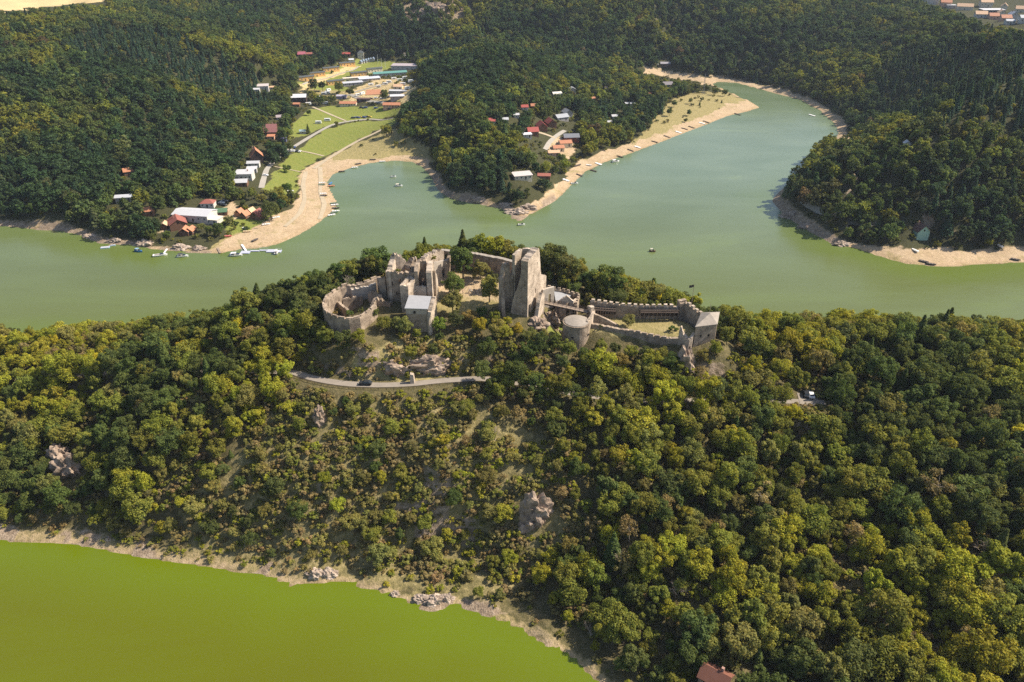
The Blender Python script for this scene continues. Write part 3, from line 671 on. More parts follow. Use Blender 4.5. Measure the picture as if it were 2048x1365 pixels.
# --- round bastion
bc = pt(1153, 228.0, 49); T = building('round_bastion', 'round squat stone bastion with a flat conical stone top', 'castle tower', loc=(bc[0], bc[1], 40))
BRD = 4.75
mb = MB(); mb.lathe((bc[0], bc[1], 0), [(BRD+.5, 34), (BRD+.15, 42), (BRD, 48.0), (BRD+.12, 48.1), (BRD+.1, 48.5)], 32); bo = mb.build('wall', M['stone'], T)
mb = MB(); mb.lathe((bc[0], bc[1], 0), [(BRD-.35, 48.5), (BRD-.4, 48.72), (1.2, 49.45), (.2, 49.6)], 32); mb.build('roof', M['cap'], T)
for an in (-.55, -1.9):
    mb = MB(); mb.box((bc[0]+math.cos(an)*BRD, bc[1]+math.sin(an)*BRD, 44.2), (.7, .9, .5), an); mb.build('arrow_slit', M['dark'], T)
mb = MB()
for k in range(9):
    an = 1.7+k*.24; p = Vector((bc[0]+math.cos(an)*(BRD-.2), bc[1]+math.sin(an)*(BRD-.2), 48.5)); mb.bar(p, p+Vector((0,0,1.1)), .05)
    if k: mb.bar(lp+Vector((0,0,1.05)), p+Vector((0,0,1.05)), .05)
    lp = p
mb.build('railing', M['dark_wood'], T)

# --- barbican yard
T = building('gate_pier', 'ragged stone pier at the barbican end of the footbridge', loc=tuple(P(1178,632,46)))
mb = MB(); wall(mb, [pt(1174,236,50.6), pt(1177,233.8,51.6), pt(1182,232.2,51.8)], 1.4, None, .3, .5, 51); wall(mb, [pt(1186,233.5,50.2), pt(1180,229.8,49.8), pt(1172,227,49.4)], .8, None, .2, .6, 52); mb.build('wall', M['stone_pale'], T)
T = building('barbican_front_wall', 'front wall of the barbican yard, battlemented towards its right half', 'castle wall', loc=tuple(P(1270,690,41)))
mb = MB(); st = wall(mb, [pt(1180,229.2,46.8), pt(1261,224.9,46.2), pt(1324,221.2,45.6), pt(1362,220.0,45.8)], 1.2, None, .15, .7, 53, side=1); mb.build('wall', M['stone'], T)
for m in merlons(st, 1.5, .8, .7, .35, 4, skip=lambda s: s < 14 or s > 27): m.build('merlon', M['stone'], T)
T = building('barbican_back_wall', 'battlemented rear wall of the barbican yard with timber gallery', 'castle wall', loc=tuple(P(1280,640,45)))
mb = MB(); st = wall(mb, [pt(1180,238.6,50.9), pt(1230,237.0,50.3), pt(1276,236.0,50.0), pt(1357,236.2,49.9)], 1.1, None, .05, .8, 54, side=1); mb.build('wall', M['stone'], T)
for m in merlons(st, 1.25, .95, .95, .1, 5): m.build('merlon', M['stone_pale'], T)
for q in ((1186,1232,237.2,236.2),(1280,1356,235.1,235.3)):
    s0, s1 = Vector(pt(q[0], q[2], 48.7)), Vector(pt(q[1], q[3], 48.6)); nrm = Vector((s1.y-s0.y, -(s1.x-s0.x), 0)).normalized()
    mb = MB(); r_ = [s0+nrm*1.2, s1+nrm*1.2, s1-nrm*.3, s0-nrm*.3]; mb.hexa([p-Vector((0,0,.15)) for p in r_], r_); r2 = [s0+nrm*.02, s1+nrm*.02, s1-nrm*.25, s0-nrm*.25]; mb.hexa([p-Vector((0,0,1.9)) for p in r2], [p+Vector((0,0,.55)) for p in r2]); gal = mb.build('gallery', M['dark_wood'], T); gal['org'] = T['org']
    mb = MB()
    for k in range(10):
        p = s0.lerp(s1, k/9)+nrm*1.15; mb.bar((p.x, p.y, h1(p.x, p.y)-.3), p+Vector((0,0,1.0)), .08)
    mb.bar(s0+nrm*1.15+Vector((0,0,1.0)), s1+nrm*1.15+Vector((0,0,1.0)), .07); mb.build('gallery_railing', M['wood'], gal)
T = building('ramp_wall', 'wedge of shaded retaining wall beside the barbican yard ramp', 'castle wall', loc=tuple(P(1200,645,45)))
mb = MB(); wall(mb, [pt(1184,232.0,49.6), pt(1210,231.2,47.8), pt(1236,230.0,45.6)], 1.0, None, .05, .8, 55); mb.build('wall', M['stone'], T)
T = building('barbican_side_wall', 'battlemented wall slanting down to the barbican\'s right corner tower', 'castle wall', loc=tuple(P(1390,645,44)))
mb = MB(); st = wall(mb, [pt(1358,237.5,51.0), pt(1372,238.2,51.4), pt(1395,232.5,50.7), pt(1416,227.0,50.3)], 1.2, None, .1, .7, 56, side=-1); wall(mb, [pt(1358,237.4,51.6), pt(1374,238,51.8)], 1.6, None, .1, .7, 57); mb.build('wall', M['stone'], T)
for m in merlons(st, 1.2, .9, .85, .1, 6, skip=lambda s: s < 3): m.build('merlon', M['stone_pale'], T)
T = building('corner_tower', 'square stone corner tower with low pyramid roof at barbican\'s right end', 'castle tower', loc=tuple(P(1415,695,43)))
k0, k1, k2, k3 = pt(1391.5,217.6,51.8), pt(1434,219.4,52.0), pt(1438,228.0,51.6), pt(1403,227.5,51.6)
mb = MB(); mb.hexa([(p[0], p[1], 38) for p in (k0, k1, k2, k3)], [(p[0], p[1], p[2]) for p in (k0, k1, k2, k3)]); mb.build('wall', M['stone'], T)
cx = [sum(p[i] for p in (k0, k1, k2, k3))/4 for i in range(2)]; ap = (cx[0]+.6, cx[1]+.8, 54.0)
ev = [(cx[0]+(p[0]-cx[0])*1.06, cx[1]+(p[1]-cx[1])*1.06, 51.95) for p in (k0, k1, k2, k3)]
mb = MB(); mb.hexa([(p[0], p[1], p[2]) for p in ev], [(p[0], p[1], p[2]+.15) for p in ev]); i = len(mb.v); mb.v += [(p[0], p[1], p[2]+.15) for p in ev]+[ap]; mb.f += [(i+a, i+(a+1) % 4, i+4) for a in range(4)]; mb.build('roof', M['cap'], T)
for t in (.3, .68):
    p = Vector(k0).lerp(Vector(k1), t); mb = MB(); mb.box((p.x, p.y, 47.6), (.5, .3, .9)); mb.build('arrow_slit', M['dark'], T)
T = building('corner_turret', 'broken open turret with a small pinnacle on the barbican\'s front corner', 'castle tower', loc=tuple(P(1372,712,41)))
mb = MB(); wall(mb, [pt(1358,220.6,48.5), pt(1360,219.8,50.6), pt(1364,219.6,50.8), pt(1366,219.4,48.2), pt(1372,217.0,47.6), pt(1379,216.6,47.8), pt(1386,217.2,48.4), pt(1391,219.2,48.8)], 1.0, 37.5, .25, .5, 58, side=1, holes=[(6.0, 6.7, 43.5, 44.6)]); mb.build('wall', M['stone_pale'], T)

# --- flagpoles
def flag(u, y, z, h, col, label):
    p = pt(u, y, z); T = thing('flagpole', label, 'flagpole', p); mb = MB(); mb.lathe(p, [(.10, 0), (.09, h*.6), (.05, h), (.02, h+.1)], 8); mb.build('pole', M['wood'], T)
    if col:
        mb = MB(); n = 7
        for s_ in (0, .03):
            for k in range(n-1):
                x0, x1 = -.1-.26*k, -.1-.26*(k+1); y0, y1 = .12*math.sin(k*1.3), .12*math.sin((k+1)*1.3)
                mb.poly([(p[0]+x0, p[1]+y0+s_, p[2]+h-1.1-.05*k), (p[0]+x1, p[1]+y1+s_, p[2]+h-1.15-.05*k), (p[0]+x1, p[1]+y1+s_, p[2]+h-.15-.05*k), (p[0]+x0, p[1]+y0+s_, p[2]+h-.1-.05*k)])
        mb.build('flag', plain('flag_cloth', col, .8, .2), T)
flag(1383, 236.5, 50.8, 8.0, (.06, .05, .05), 'tall flagpole with a small dark flag at the barbican corner')
flag(1418, 229.0, 50.0, 5.0, None, 'short bare pole beside the corner tower\'s pyramid roof')

# --- crags
def crag(name, label, c, rx, ry, rz_, seed, mat=None, sub=4, cat='rock outcrop', group='rock outcrops on the slope'):
    import bmesh
    bm = bmesh.new(); bmesh.ops.create_icosphere(bm, subdivisions=sub, radius=1.0)
    o = Vector((seed*3.1, seed*1.7, 0))
    for v in bm.verts:
        n = v.co.normalized(); d = 1+.42*mnoise.noise(n*1.3+o)+.28*mnoise.noise(n*3.1+o)
        cell = mnoise.cell(Vector((n.x*3.5+seed, n.y*3.5, n.z*2.2)))-.5
        d += .16*cell+.12*mnoise.noise(n*8+o); v.co = Vector((n.x*rx*d, n.y*ry*d, n.z*rz_*d))
    me = bpy.data.meshes.new(name); bm.to_mesh(me); bm.free(); me.materials.append(mat or M['rock'])
    ob = add_obj(name, me, loc=c); tag(ob, label, cat, group); return ob
def on(u, v, dz=0): p = G(u, v); return (p.x, p.y, p.z+dz)
p = on(1072, 1035, 2); crag('rock_outcrop', 'biggest pale rock outcrop in the middle of the wooded slope', p, 4.5, 3.4, 6.0, 2)
p = on(1056, 1050, 0); crag('rock_outcrop', 'smaller grey rock leaning on the biggest slope outcrop', p, 3, 2.6, 3.4, 5)
p = on(140, 945, 1.5); crag('rock_outcrop', 'tan rock face among trees at the left of the slope', p, 5, 3.5, 5.2, 3)
p = on(120, 920, 1); crag('rock_outcrop', 'dark rock shoulder left of the tan rock face', p, 3.4, 3, 4.2, 9)
p = on(640, 845, 1); crag('rock_outcrop', 'slim upright crag on the slope under the castle road', p, 2.0, 2.2, 4.6, 4)
p = on(374, 893, 1); crag('rock_outcrop', 'little white boulder alone in the left woods', p, 1.3, 1.2, 1.5, 6, M['stone_pale'])
p = on(860, 735, .2); crag('rock_outcrop', 'broad craggy rock below the stone house above the road', p, 7, 3, 4.0, 7)
p = on(790, 740, 0); crag('rock_outcrop', 'dark rock bank at the road under the palace ruin', p, 6, 2.5, 3.2, 8)
p = on(1075, 655, 0); crag('rock_outcrop', 'bare rock base under the sunlit tower face', p, 3.6, 2.6, 3.0, 10)
p = on(1105, 640, -.6); crag('rock_outcrop', 'rubble rock under the footbridge\'s left end', p, 3.0, 3.4, 4.0, 12)
p = on(1372, 735, 1); crag('rock_outcrop', 'rock spur carrying the broken corner turret', p, 3.2, 3.0, 6.0, 11)
for u, v, s, lb in ((632,1152,3.4,'pale blocky rock jutting into the water left of centre'),(660,1150,3.2,'pale rock beside the blocky shore rock'),(868,1206,3.6,'craggy rock at the tip of the shore point'),(840,1200,2.6,'low rock left of the shore point tip'),(893,1198,2.6,'upright rock right of the shore point tip'),
                  (215,1082,1.6,'small grey rock on the left shore'),(790,1190,1.8,'small rock on the shore between the two rocky points')):
    p = on(u, v, -.2); crag('shore_rock', lb, p, s*.9, s*.6, s*.6, int(u), M['shore_rock'], 4, 'shore rock', 'rocks on the near shore')
p = on(825, 768, 0); mb = MB(); mb.hexa([(p[0]-.8, p[1]-.6, p[2]-1), (p[0]+.8, p[1]-.6, p[2]-1), (p[0]+.9, p[1]+1.2, p[2]-1), (p[0]-.9, p[1]+1.2, p[2]-1)], [(p[0]-.6, p[1]-.1, p[2]+3.6), (p[0]+.5, p[1]-.1, p[2]+3.3), (p[0]+.6, p[1]+.9, p[2]+3.5), (p[0]-.6, p[1]+.9, p[2]+3.9)])
tag(mb.build('stone_pillar', M['stone_pale'], loc=p), 'pale stone gate pillar standing at the road edge under the castle', 'pillar')
for u, v, s, lb in ((1035,428,6,'large rock pile at the tip of the wooded peninsula'),(1055,418,5,'rock pile just right of the peninsula tip'),(1010,412,4,'low rocks left of the peninsula tip'),(960,402,4,'grey rocks on the peninsula\'s shaded shore'),(360,498,4.5,'rocky bank beside the left shore boats'),(400,500,4,'rocks at the left end of the sand beach'),(290,490,5,'rock slabs on the left shore'),(230,482,4,'rocks behind the left moored raft'),(180,474,3.5,'rock ledge at the far left shore'),
                  (1580,432,5,'dark rocks at the tip of the right headland'),(1610,455,4,'shaded rock on the right headland shore'),(1680,492,4,'pale rocks where the right beach begins'),(965,322,7,'bare crag on top of the peninsula nose'),(870,25,14,'grey cliff on the shaded valley side behind the camp'),(840,30,9,'left part of the grey cliff behind the camp')):
    p = on(u, v, -.5); crag('shore_rock' if v > 330 else 'cliff', lb, p, s*1.3, s*.7, s*.55 if v > 330 else s*.9, int(u)+v, M['shore_rock'] if v > 330 else M['rock'], 4, 'rocks', 'rocks around the far shore')
# ---------------------------------------------------------------- roads and paths, laid a few centimetres over the ground
LANES = []
def strip(name, pts, width, mat, lift=.08, step=2.0, wob=.3):
    LANES.append(([tuple(p[:2]) for p in pts], width)); c = [Vector(p[:2]) for p in pts]; rs = resample(c, step)+[c[-1]]
    for _ in range(3): rs = [rs[0]]+[(rs[i-1]+rs[i]*2+rs[i+1])/4 for i in range(1, len(rs)-1)]+[rs[-1]]
    V = []; Fc = []; m = 5
    for i, p in enumerate(rs):
        d = (rs[min(i+1, len(rs)-1)]-rs[max(i-1, 0)]).normalized(); nn = Vector((-d.y, d.x)); wd = width*(1+wob*(float(vnoise(i*.35, 1.5, 5))-.5))
        for k in range(m):
            q = p+nn*wd*(k/(m-1)-.5); V.append((q.x, q.y, h1(q.x, q.y)+lift))
    for i in range(len(rs)-1):
        for k in range(m-1): a = i*m+k; Fc.append((a, a+1, a+m+1, a+m))
    me = bpy.data.meshes.new(name); me.from_pydata(V, [], Fc); me.materials.append(mat); me.polygons.foreach_set('use_smooth', [True]*len(Fc))
    o = add_obj(name, me); o['kind'] = 'structure'; return o
M['road'] = plain('pale_worn_asphalt', (.25, .215, .175), .9, .22, .4)
M['track'] = plain('pale_dirt_track', (.38, .31, .21), .95, .25, .3)
M['lane'] = plain('grey_gravel_lane', (.31, .285, .24), .95, .15, .4)
strip('road', ROAD, 2.9, M['road'], .08, 2.0, .15)
strip('parking', [P(1612,788,30), P(1622,815,30), P(1628,845,30)], 6.0, M['road'], .14)
def GP(l): return [G(u, v) for u, v in l]
strip('lane', GP([(523,378),(528,358),(534,338),(550,320),(575,303),(612,280),(640,263),(665,250),(700,243),(745,238),(790,236)]), 3.8, M['lane'], .2, 4)
strip('path', GP([(628,338),(650,322),(690,297),(720,281),(750,268),(775,254)]), 3.4, M['track'], .2, 4)
strip('path', GP([(600,303),(625,308),(648,314)]), 1.8, M['track'], .2, 4)
strip('path', GP([(545,333),(570,338),(600,345)]), 1.4, M['track'], .2, 4)
strip('path', GP([(625,215),(650,225),(680,238),(692,243)]), 2.6, M['track'], .2, 4)
strip('path', GP([(640,335),(642,360),(640,385),(650,410),(640,440)]), 3.0, M['track'], .2, 4, .6)
strip('path', GP([(612,345),(606,370),(610,400),(600,430),(570,455)]), 3.0, M['track'], .2, 4, .6)
strip('lane', GP([(692,192),(700,188),(712,196),(735,203),(770,206)]), 4.5, M['lane'], .2, 5)
strip('lane', GP([(700,188),(725,180),(755,172),(785,165)]), 4.5, M['lane'], .2, 5)
strip('lane', GP([(605,170),(640,160),(672,150),(705,142),(718,134)]), 2.5, M['lane'], .2, 5)
strip('lane', GP([(1090,300),(1100,283),(1115,272),(1130,262)]), 3.5, M['lane'], .2, 5)
strip('path', GP([(1060,452-190),(1090,268),(1110,278)]), 3, M['track'], .2, 4)
strip('lane', GP([(1605,402),(1625,420),(1660,435),(1700,440),(1760,450)]), 3.5, M['lane'], .2, 5)
# the clay court of the camp
cq = [G(u, v) for u, v in [(733,181),(761,180),(764,190),(731,191)]]; zc = max(p.z for p in cq)+.25
tag(MB().hexa([(p.x, p.y, p.z-.5) for p in cq][::-1], [(p.x, p.y, p.z+.3) for p in cq][::-1]).build('sports_court', plain('orange_clay', (.50, .23, .12), .95, .12, .4), loc=(cq[0].x, cq[0].y, zc)), 'orange clay sports court in the middle of the camp', 'sports court')

# ---------------------------------------------------------------- houses
_mc = {}; HOUSES = []
def colmat(nm, col, rough=.75, var=.14):
    k = (nm, col)
    if k not in _mc: _mc[k] = plain(nm, col, rough, var, .8)
    return _mc[k]
WHITE, CREAM, YEL, BRN, DKB, MINT, GREYW, PINK = (.52,.49,.44), (.62,.54,.40), (.66,.40,.14), (.16,.085,.05), (.055,.035,.03), (.28,.45,.38), (.36,.34,.32), (.60,.36,.24)
RED, ORR, RBR, MAUV, DGR, LGR, WHR, TEAL, TAN, DBR, GRN = (.33,.075,.06), (.42,.185,.10), (.27,.095,.07), (.30,.13,.12), (.075,.085,.085), (.42,.43,.45), (.46,.46,.47), (.10,.24,.21), (.55,.36,.22), (.10,.06,.05), (.08,.15,.08)
def house(label, u, v, L, W, h, rise, rz, wc, rc, kind='gable', chim=0, nwin=2, name='house', cat='house', group=None, at=None):
    """ridge along local x; base centre seen at photo pixel (u, v)"""
    p = at or G(u, v); T = bpy.data.objects.new(name, None); C.objects.link(T); T.empty_display_size = .5; HOUSES.append((p.x, p.y, p.z, max(L*abs(math.cos(R(rz)))+W*abs(math.sin(R(rz))), W)/2, h, v))
    T.location = p; T.rotation_euler = (0, 0, R(rz)); T['label'] = label; T['category'] = cat; T['group'] = group or 'buildings around the lake'
    a, b = L/2, W/2; wm_, rm = colmat('house_wall', wc), colmat('house_roof', rc, .7); ov = .45
    mb = MB(); mb.hexa([(-a,-b,-2.5), (a,-b,-2.5), (a,b,-2.5), (-a,b,-2.5)], [(-a,-b,h), (a,-b,h), (a,b,h), (-a,b,h)])
    if kind == 'gable':
        for s in (-a, a-.25):
            i = len(mb.v); mb.v += [(s,-b,h), (s,b,h), (s,0,h+rise-.05), (s+.25,-b,h), (s+.25,b,h), (s+.25,0,h+rise-.05)]
            mb.f += [(i, i+2, i+1), (i+3, i+4, i+5), (i, i+3, i+5, i+2), (i+1, i+2, i+5, i+4)]
    mb.build('wall', wm_, T)
    mb = MB(); t = .22
    if kind == 'gable':
        k = rise/b; e = h-ov*k
        for s in (-1, 1):
            r_ = [(-a-ov, s*(b+ov), e), (a+ov, s*(b+ov), e), (a+ov, 0, h+rise), (-a-ov, 0, h+rise)]
            if s > 0: r_ = r_[::-1]
            mb.hexa(r_, [(q[0], q[1], q[2]+t) for q in r_])
    elif kind == 'hip':
        i = len(mb.v); g = max(.1, a-b)
        mb.v += [(-a-ov,-b-ov,h-.1), (a+ov,-b-ov,h-.1), (a+ov,b+ov,h-.1), (-a-ov,b+ov,h-.1), (-g,0,h+rise), (g,0,h+rise)]
        mb.f += [(i, i+1, i+5, i+4), (i+1, i+2, i+5), (i+2, i+3, i+4, i+5), (i+3, i, i+4), (i+3, i+2, i+1, i)]
    else:
        r_ = [(-a-ov,-b-ov,h+.02), (a+ov,-b-ov,h+.02), (a+ov,b+ov,h+rise), (-a-ov,b+ov,h+rise)]; mb.hexa(r_, [(q[0], q[1], q[2]+t) for q in r_])
        if rise > .3: mb.hexa([(-a,-b+.3,h), (a,-b+.3,h), (a,b,h), (-a,b,h)], [(-a,-b+.3,h+.05), (a,-b+.3,h+.05), (a,b,h+rise-.05), (-a,b,h+rise-.05)])
    rf = mb.build('roof', rm, T)
    if chim: MB().box((a*.35, b*.3, h+rise*.4), (.7, .7, rise*.6+1.1)).build('chimney', colmat('chimney', (.34, .2, .15)), rf)
    for k in range(nwin):
        x = -a+L*(k+.5)/nwin
        if k == nwin//2 and nwin > 1: MB().box((x, -b, 0), (1.0, .12, min(2.1, h*.8))).build('door', M['dark_wood'], T)
        else:
            wn = MB().box((x, -b, h*.38), (1.25, .10, min(1.3, h*.4))).build('window', colmat('window_frame', (.66, .64, .6)), T)
            MB().box((x, -b-.03, h*.38+.12), (1.0, .10, min(1.05, h*.4-.22))).build('pane', M['dark'], wn)
    if kind == 'gable' and rise > 1.6:
        for s in (-1, 1): MB().box((s*a, 0, h+.2), (.14, .9, min(1.1, rise*.5))).build('window', M['dark'], T)
    return T
B1 = 'buildings by the left beach'; B2 = 'camp buildings'; B3 = 'cabins on the peninsula'; B4 = 'village houses on the far plateau'
house('big hall with a wide white metal roof above the sand beach', 392,438, 24,13, 4.0,1.6, -9, WHITE, WHR, nwin=6, group=B1)
house('open white annex with pale terrace right of the white-roofed hall', 430,446, 8,7, 2.8,.2, -12, WHITE, (.66,.58,.46), 'flat', group=B1)
house('white cottage with brown hipped roof behind the white hall', 418,414, 8.5,6.5, 3.0,1.9, 4, WHITE, RBR, 'hip', 0, 3, group=B1)
house('long cabin with dark green roof right of the white hall', 442,430, 8.5,5.5, 2.4,1.6, 14, BRN, GRN, group=B1)
house('chalet with big red-brown roof left of the white hall', 357,455, 11,10, 3.2,3.0, 118, BRN, RBR, 'gable', 1, group=B1)
house('orange-roofed annex in front of the red-brown chalet', 371,468, 6,5.5, 2.4,2.0, 95, BRN, ORR, group=B1)
house('second small orange gable beside the red-brown chalet', 383,468, 5,5, 2.2,1.8, 80, BRN, ORR, group=B1)
house('leftmost tiny orange cabin behind the beach', 480,432, 4.6,4.6, 2.2,2.2, 75, ORR, ORR, group=B1, nwin=1)
house('orange cabin second from left behind the beach', 491,436, 4.6,4.6, 2.2,2.2, 70, BRN, ORR, group=B1, nwin=1)
house('orange cabin third from left behind the beach', 503,430, 4.6,4.4, 2.2,2.0, 70, BRN, TAN, group=B1, nwin=1)
house('dark red steep-roofed cabin under the big tree at the beach', 516,438, 7,6.5, 2.6,3.0, 75, BRN, RBR, group=B1)
house('grey-roofed long hut in the left wood', 252,402, 11,6, 3.0,1.0, 12, GREYW, LGR, group=B1)
house('orange-brown hut high in the left wood', 258,350, 6,5, 2.6,1.8, 30, BRN, ORR, group=B1)
house('orange hut in trees left of the red-brown chalet', 298,430, 7,5, 2.6,1.8, 20, BRN, ORR, group=B1)
house('small red-brown hut above the rocky left shore', 330,456, 5,4, 2.4,1.4, 100, BRN, TAN, group=B1)
house('white flat-roofed house beside the lane above the beach', 491,358, 12,9, 4.4,.8, 4, WHITE, WHR, 'flat', 1, 4, group=B1)
house('small house with bright white gable roof below the flat-roofed one', 484,371, 8.5,7, 2.8,1.6, 8, BRN, WHR, group=B1)
house('little white-roofed shed just behind the white flat-roofed house', 505,345, 7,5, 2.6,.7, 10, GREYW, WHR, 'flat', group=B1, nwin=1)
house('white-roofed barn below the red gabled house', 508,333, 9,5, 2.8,1.2, 6, WHITE, WHR, group=B1)
house('tall dark house with steep orange-red roof beside the lane', 514,322, 10,9.5, 4.6,5.2, 112, DKB, ORR, 'gable', 1, group=B1)
house('house with tall mauve-red roof in trees left of the meadow', 543,270, 11,10, 3.5,5.5, 4, BRN, MAUV, 'gable', 1, group=B1)
house('small terracotta annex in front of the mauve-roofed house', 543,279, 6,4.5, 2.4,.8, 4, PINK, ORR, 'flat', group=B1)
house('dark blue kiosk on the meadow path', 568,284, 4.5,3.5, 2.6,.4, 5, (.09,.10,.17), (.12,.12,.2), 'flat', group=B1, nwin=1)
house('grey-roofed hut in trees above the mauve-roofed house', 560,240, 6,5, 2.6,1.5, 20, GREYW, (.33,.28,.29), group=B1)
house('little green-grey shed beside the meadow conifer', 606,268, 5,4, 2.4,1.0, 10, GREYW, (.25,.33,.33), group=B1, nwin=1)
house('big two-storey house with grey-white roof at camp\'s left edge', 599,204, 15,10, 5.2,2.4, 8, DKB, (.56,.56,.57), 'gable', 1, 4, group=B2)
house('small red-roofed porch hut below the big grey-white roof', 594,213, 6,4.5, 2.4,1.0, 0, BRN, ORR, group=B2, nwin=1)
house('white house in the wood left of the camp', 527,179, 11,8, 3.6,1.0, 12, WHITE, (.45,.40,.38), 'flat', group=B2)
house('small pale hut left of the white wood house', 514,184, 6,5, 2.5,1.0, 10, WHITE, WHR, group=B2, nwin=1)
house('flat pale hut right of the white wood house', 546,181, 8,5, 2.4,.5, 0, WHITE, TAN, 'flat', group=B2, nwin=1)
for i, (u, v) in enumerate([(610,162),(633,153),(662,143),(694,133)]):
    house(['leftmost','second','third','rightmost'][i]+(' ' if i in (0, 3) else ' from left ')+'yellow barrack in the upper camp row', u, v, 20,6, 4.2,.9, 31, YEL, DGR, nwin=5, group=B2)
for i, (u, v) in enumerate([(671,170),(717,153),(749,145)]):
    house(['left','middle','right'][i]+' yellow barrack in the middle camp row', u, v, 19,6, 4.4,.9, 31, (YEL, YEL, CREAM)[i], DGR, nwin=5, group=B2)
house('long pale-roofed shelter below the middle yellow barrack', 712,160, 30,4, 2.4,.4, 24, CREAM, (.60,.52,.42), 'flat', group=B2)
house('long grey-roofed block under the yellow barracks', 706,171, 22,6, 2.8,.8, 24, GREYW, LGR, 'flat', group=B2, nwin=5)
house('long grey-blue-roofed block right of the grey one', 739,162, 24,7, 2.8,.9, 24, GREYW, (.48,.50,.56), 'flat', group=B2, nwin=5)
house('long teal-roofed hall in the camp', 780,152, 40,9, 3.6,1.4, 20, WHITE, TEAL, nwin=8, group=B2)
house('big pavilion with flat grey-mauve roof behind the teal hall', 812,138, 34,14, 4.4,.6, -4, WHITE, (.36,.31,.32), 'flat', group=B2, nwin=6)
for i, (u, v) in enumerate([(722,128),(727,126.8),(732,125.6),(737,124.4),(742,123.2),(747,122)]):
    house(['leftmost','second','third','fourth','fifth','rightmost'][i]+(' ' if i in (0, 5) else ' from left ')+'blue-grey hut in the tight row below the villa', u, v, 5.5,3.2, 2.6,1.6, 84, GREYW, (.16,.21,.28), group='blue-grey camp huts', nwin=1)
house('yellow villa with dark hipped roof behind the camp', 722,116, 8,7, 5.5,3.2, 8, CREAM, DGR, 'hip', 1, group=B2)
house('red-roofed cottage left of the yellow villa', 693,112, 10,5, 2.6,1.4, 4, BRN, RED, group=B2)
house('purple-red-roofed cottage in trees above the camp', 604,114, 9,7, 3,2.6, 12, BRN, (.33,.10,.13), group=B2)
house('brown hut right of the purple-red cottage', 619,113, 7,5, 2.6,1.6, 8, BRN, RBR, group=B2)
house('white kiosk behind the upper yellow row', 703,125, 6,5, 3.2,.6, 14, WHITE, (.6,.62,.66), 'flat', group=B2, nwin=1)
house('left long bungalow with orange tiled roof at the camp meadow', 697,212, 16.5,6, 2.6,1.6, -1, CREAM, ORR, nwin=6, group=B2)
house('right long bungalow with orange tiled roof at the camp meadow', 784,215, 16.5,6.5, 2.6,1.7, -1, PINK, ORR, nwin=6, group=B2)
house('long white flat canopy at camp\'s right edge', 797,188, 18,5, 2.6,.3, -3, GREYW, WHR, 'flat', group=B2)
house('grey flat-roofed shed in front of the white canopy', 795,198, 14,8, 2.6,.4, 8, GREYW, (.5,.5,.52), 'flat', group=B2)
house('tan clubhouse with pale orange roof beside the court', 797,179, 9,7, 3,1.8, -6, CREAM, TAN, group=B2)
house('purple-grey shed below the left yellow barrack', 684,197, 10,5, 2.6,1.0, -2, (.3,.26,.34), (.40,.37,.42), group=B2)
house('low dark wooden hall behind the left bungalow', 728,203, 14,4, 2.2,.5, -3, DKB, DBR, 'flat', group=B2)
house('red-roofed chalet, lowest of the red group on the peninsula', 1065,270, 9,7, 3,2.8, 14, BRN, RED, group=B3)
house('middle red-roofed chalet on the peninsula', 1083,260, 10,8, 3.2,3.4, 102, BRN, RED, group=B3)
house('rightmost red-roofed chalet on the peninsula', 1101,252, 10,8, 3.2,3.2, 106, BRN, RED, group=B3)
house('pale flat shed at the red chalets\' lower end', 1054,275, 7,5, 2.4,.4, 12, WHITE, (.6,.6,.62), 'flat', group=B3)
house('grey-roofed house behind the red chalets', 1122,240, 12,8, 3,2.2, 28, GREYW, (.32,.33,.35), group=B3)
house('darker grey roof joined behind the grey-roofed house', 1134,232, 9,8, 3.2,2.6, 110, GREYW, (.25,.26,.28), group=B3)
house('dark grey-roofed lodge with red-brown walls near the peninsula beach', 1142,281, 13,8, 3.4,2.2, 6, (.22,.07,.045), (.17,.18,.20), nwin=4, group=B3)
house('upper orange-roofed bungalow beside the peninsula beach', 1130,293, 10,8, 3,1.6, 12, CREAM, ORR, group=B3)
house('middle orange-roofed bungalow beside the peninsula beach', 1116,302, 9,7, 2.8,1.5, 12, CREAM, ORR, group=B3)
house('lower pale orange-roofed bungalow beside the peninsula beach', 1107,311, 9,6, 2.6,1.3, 8, PINK, TAN, group=B3)
house('large low house with beige flat roof at the peninsula nose', 1044,358, 13,8, 2.8,.7, 16, CREAM, (.50,.45,.42), 'flat', group=B3, nwin=4)
house('low rusty-roofed hut right of the beige flat roof', 1088,358, 9,4, 2.2,.8, -4, BRN, RBR, 'flat', group=B3)
house('white hut with red roof in trees above the red chalets', 1049,222, 6,5, 3.6,1.6, 8, WHITE, RED, group=B3, nwin=1)
house('brown hut right of the white red-roofed hut', 1067,217, 5,4, 2.6,1.6, 8, BRN, ORR, group=B3, nwin=1)
house('tiny white hut below the white red-roofed hut', 1032,236, 5,4, 2.4,1.0, 14, WHITE, WHR, group=B3, nwin=1)
house('small white hut among trees left of the red chalets', 1010,245, 5,4.5, 2.6,1.2, 10, WHITE, LGR, group=B3, nwin=1)
house('left red-roofed hut high on the peninsula', 977,247, 6,5, 2.4,1.4, 10, BRN, RED, group=B3, nwin=1)
house('white hut with small red roof beside the left red hut', 984,250, 5,4, 3,1.2, 10, WHITE, RED, group=B3, nwin=1)
house('beige house with pale roof and lawn in the peninsula wood', 1113,195, 9,7, 3.4,1.8, 22, CREAM, (.6,.57,.5), group=B3)
house('white-grey hut uphill of the beige house', 1144,184, 7,6, 3,1.6, 100, WHITE, LGR, group=B3, nwin=1)
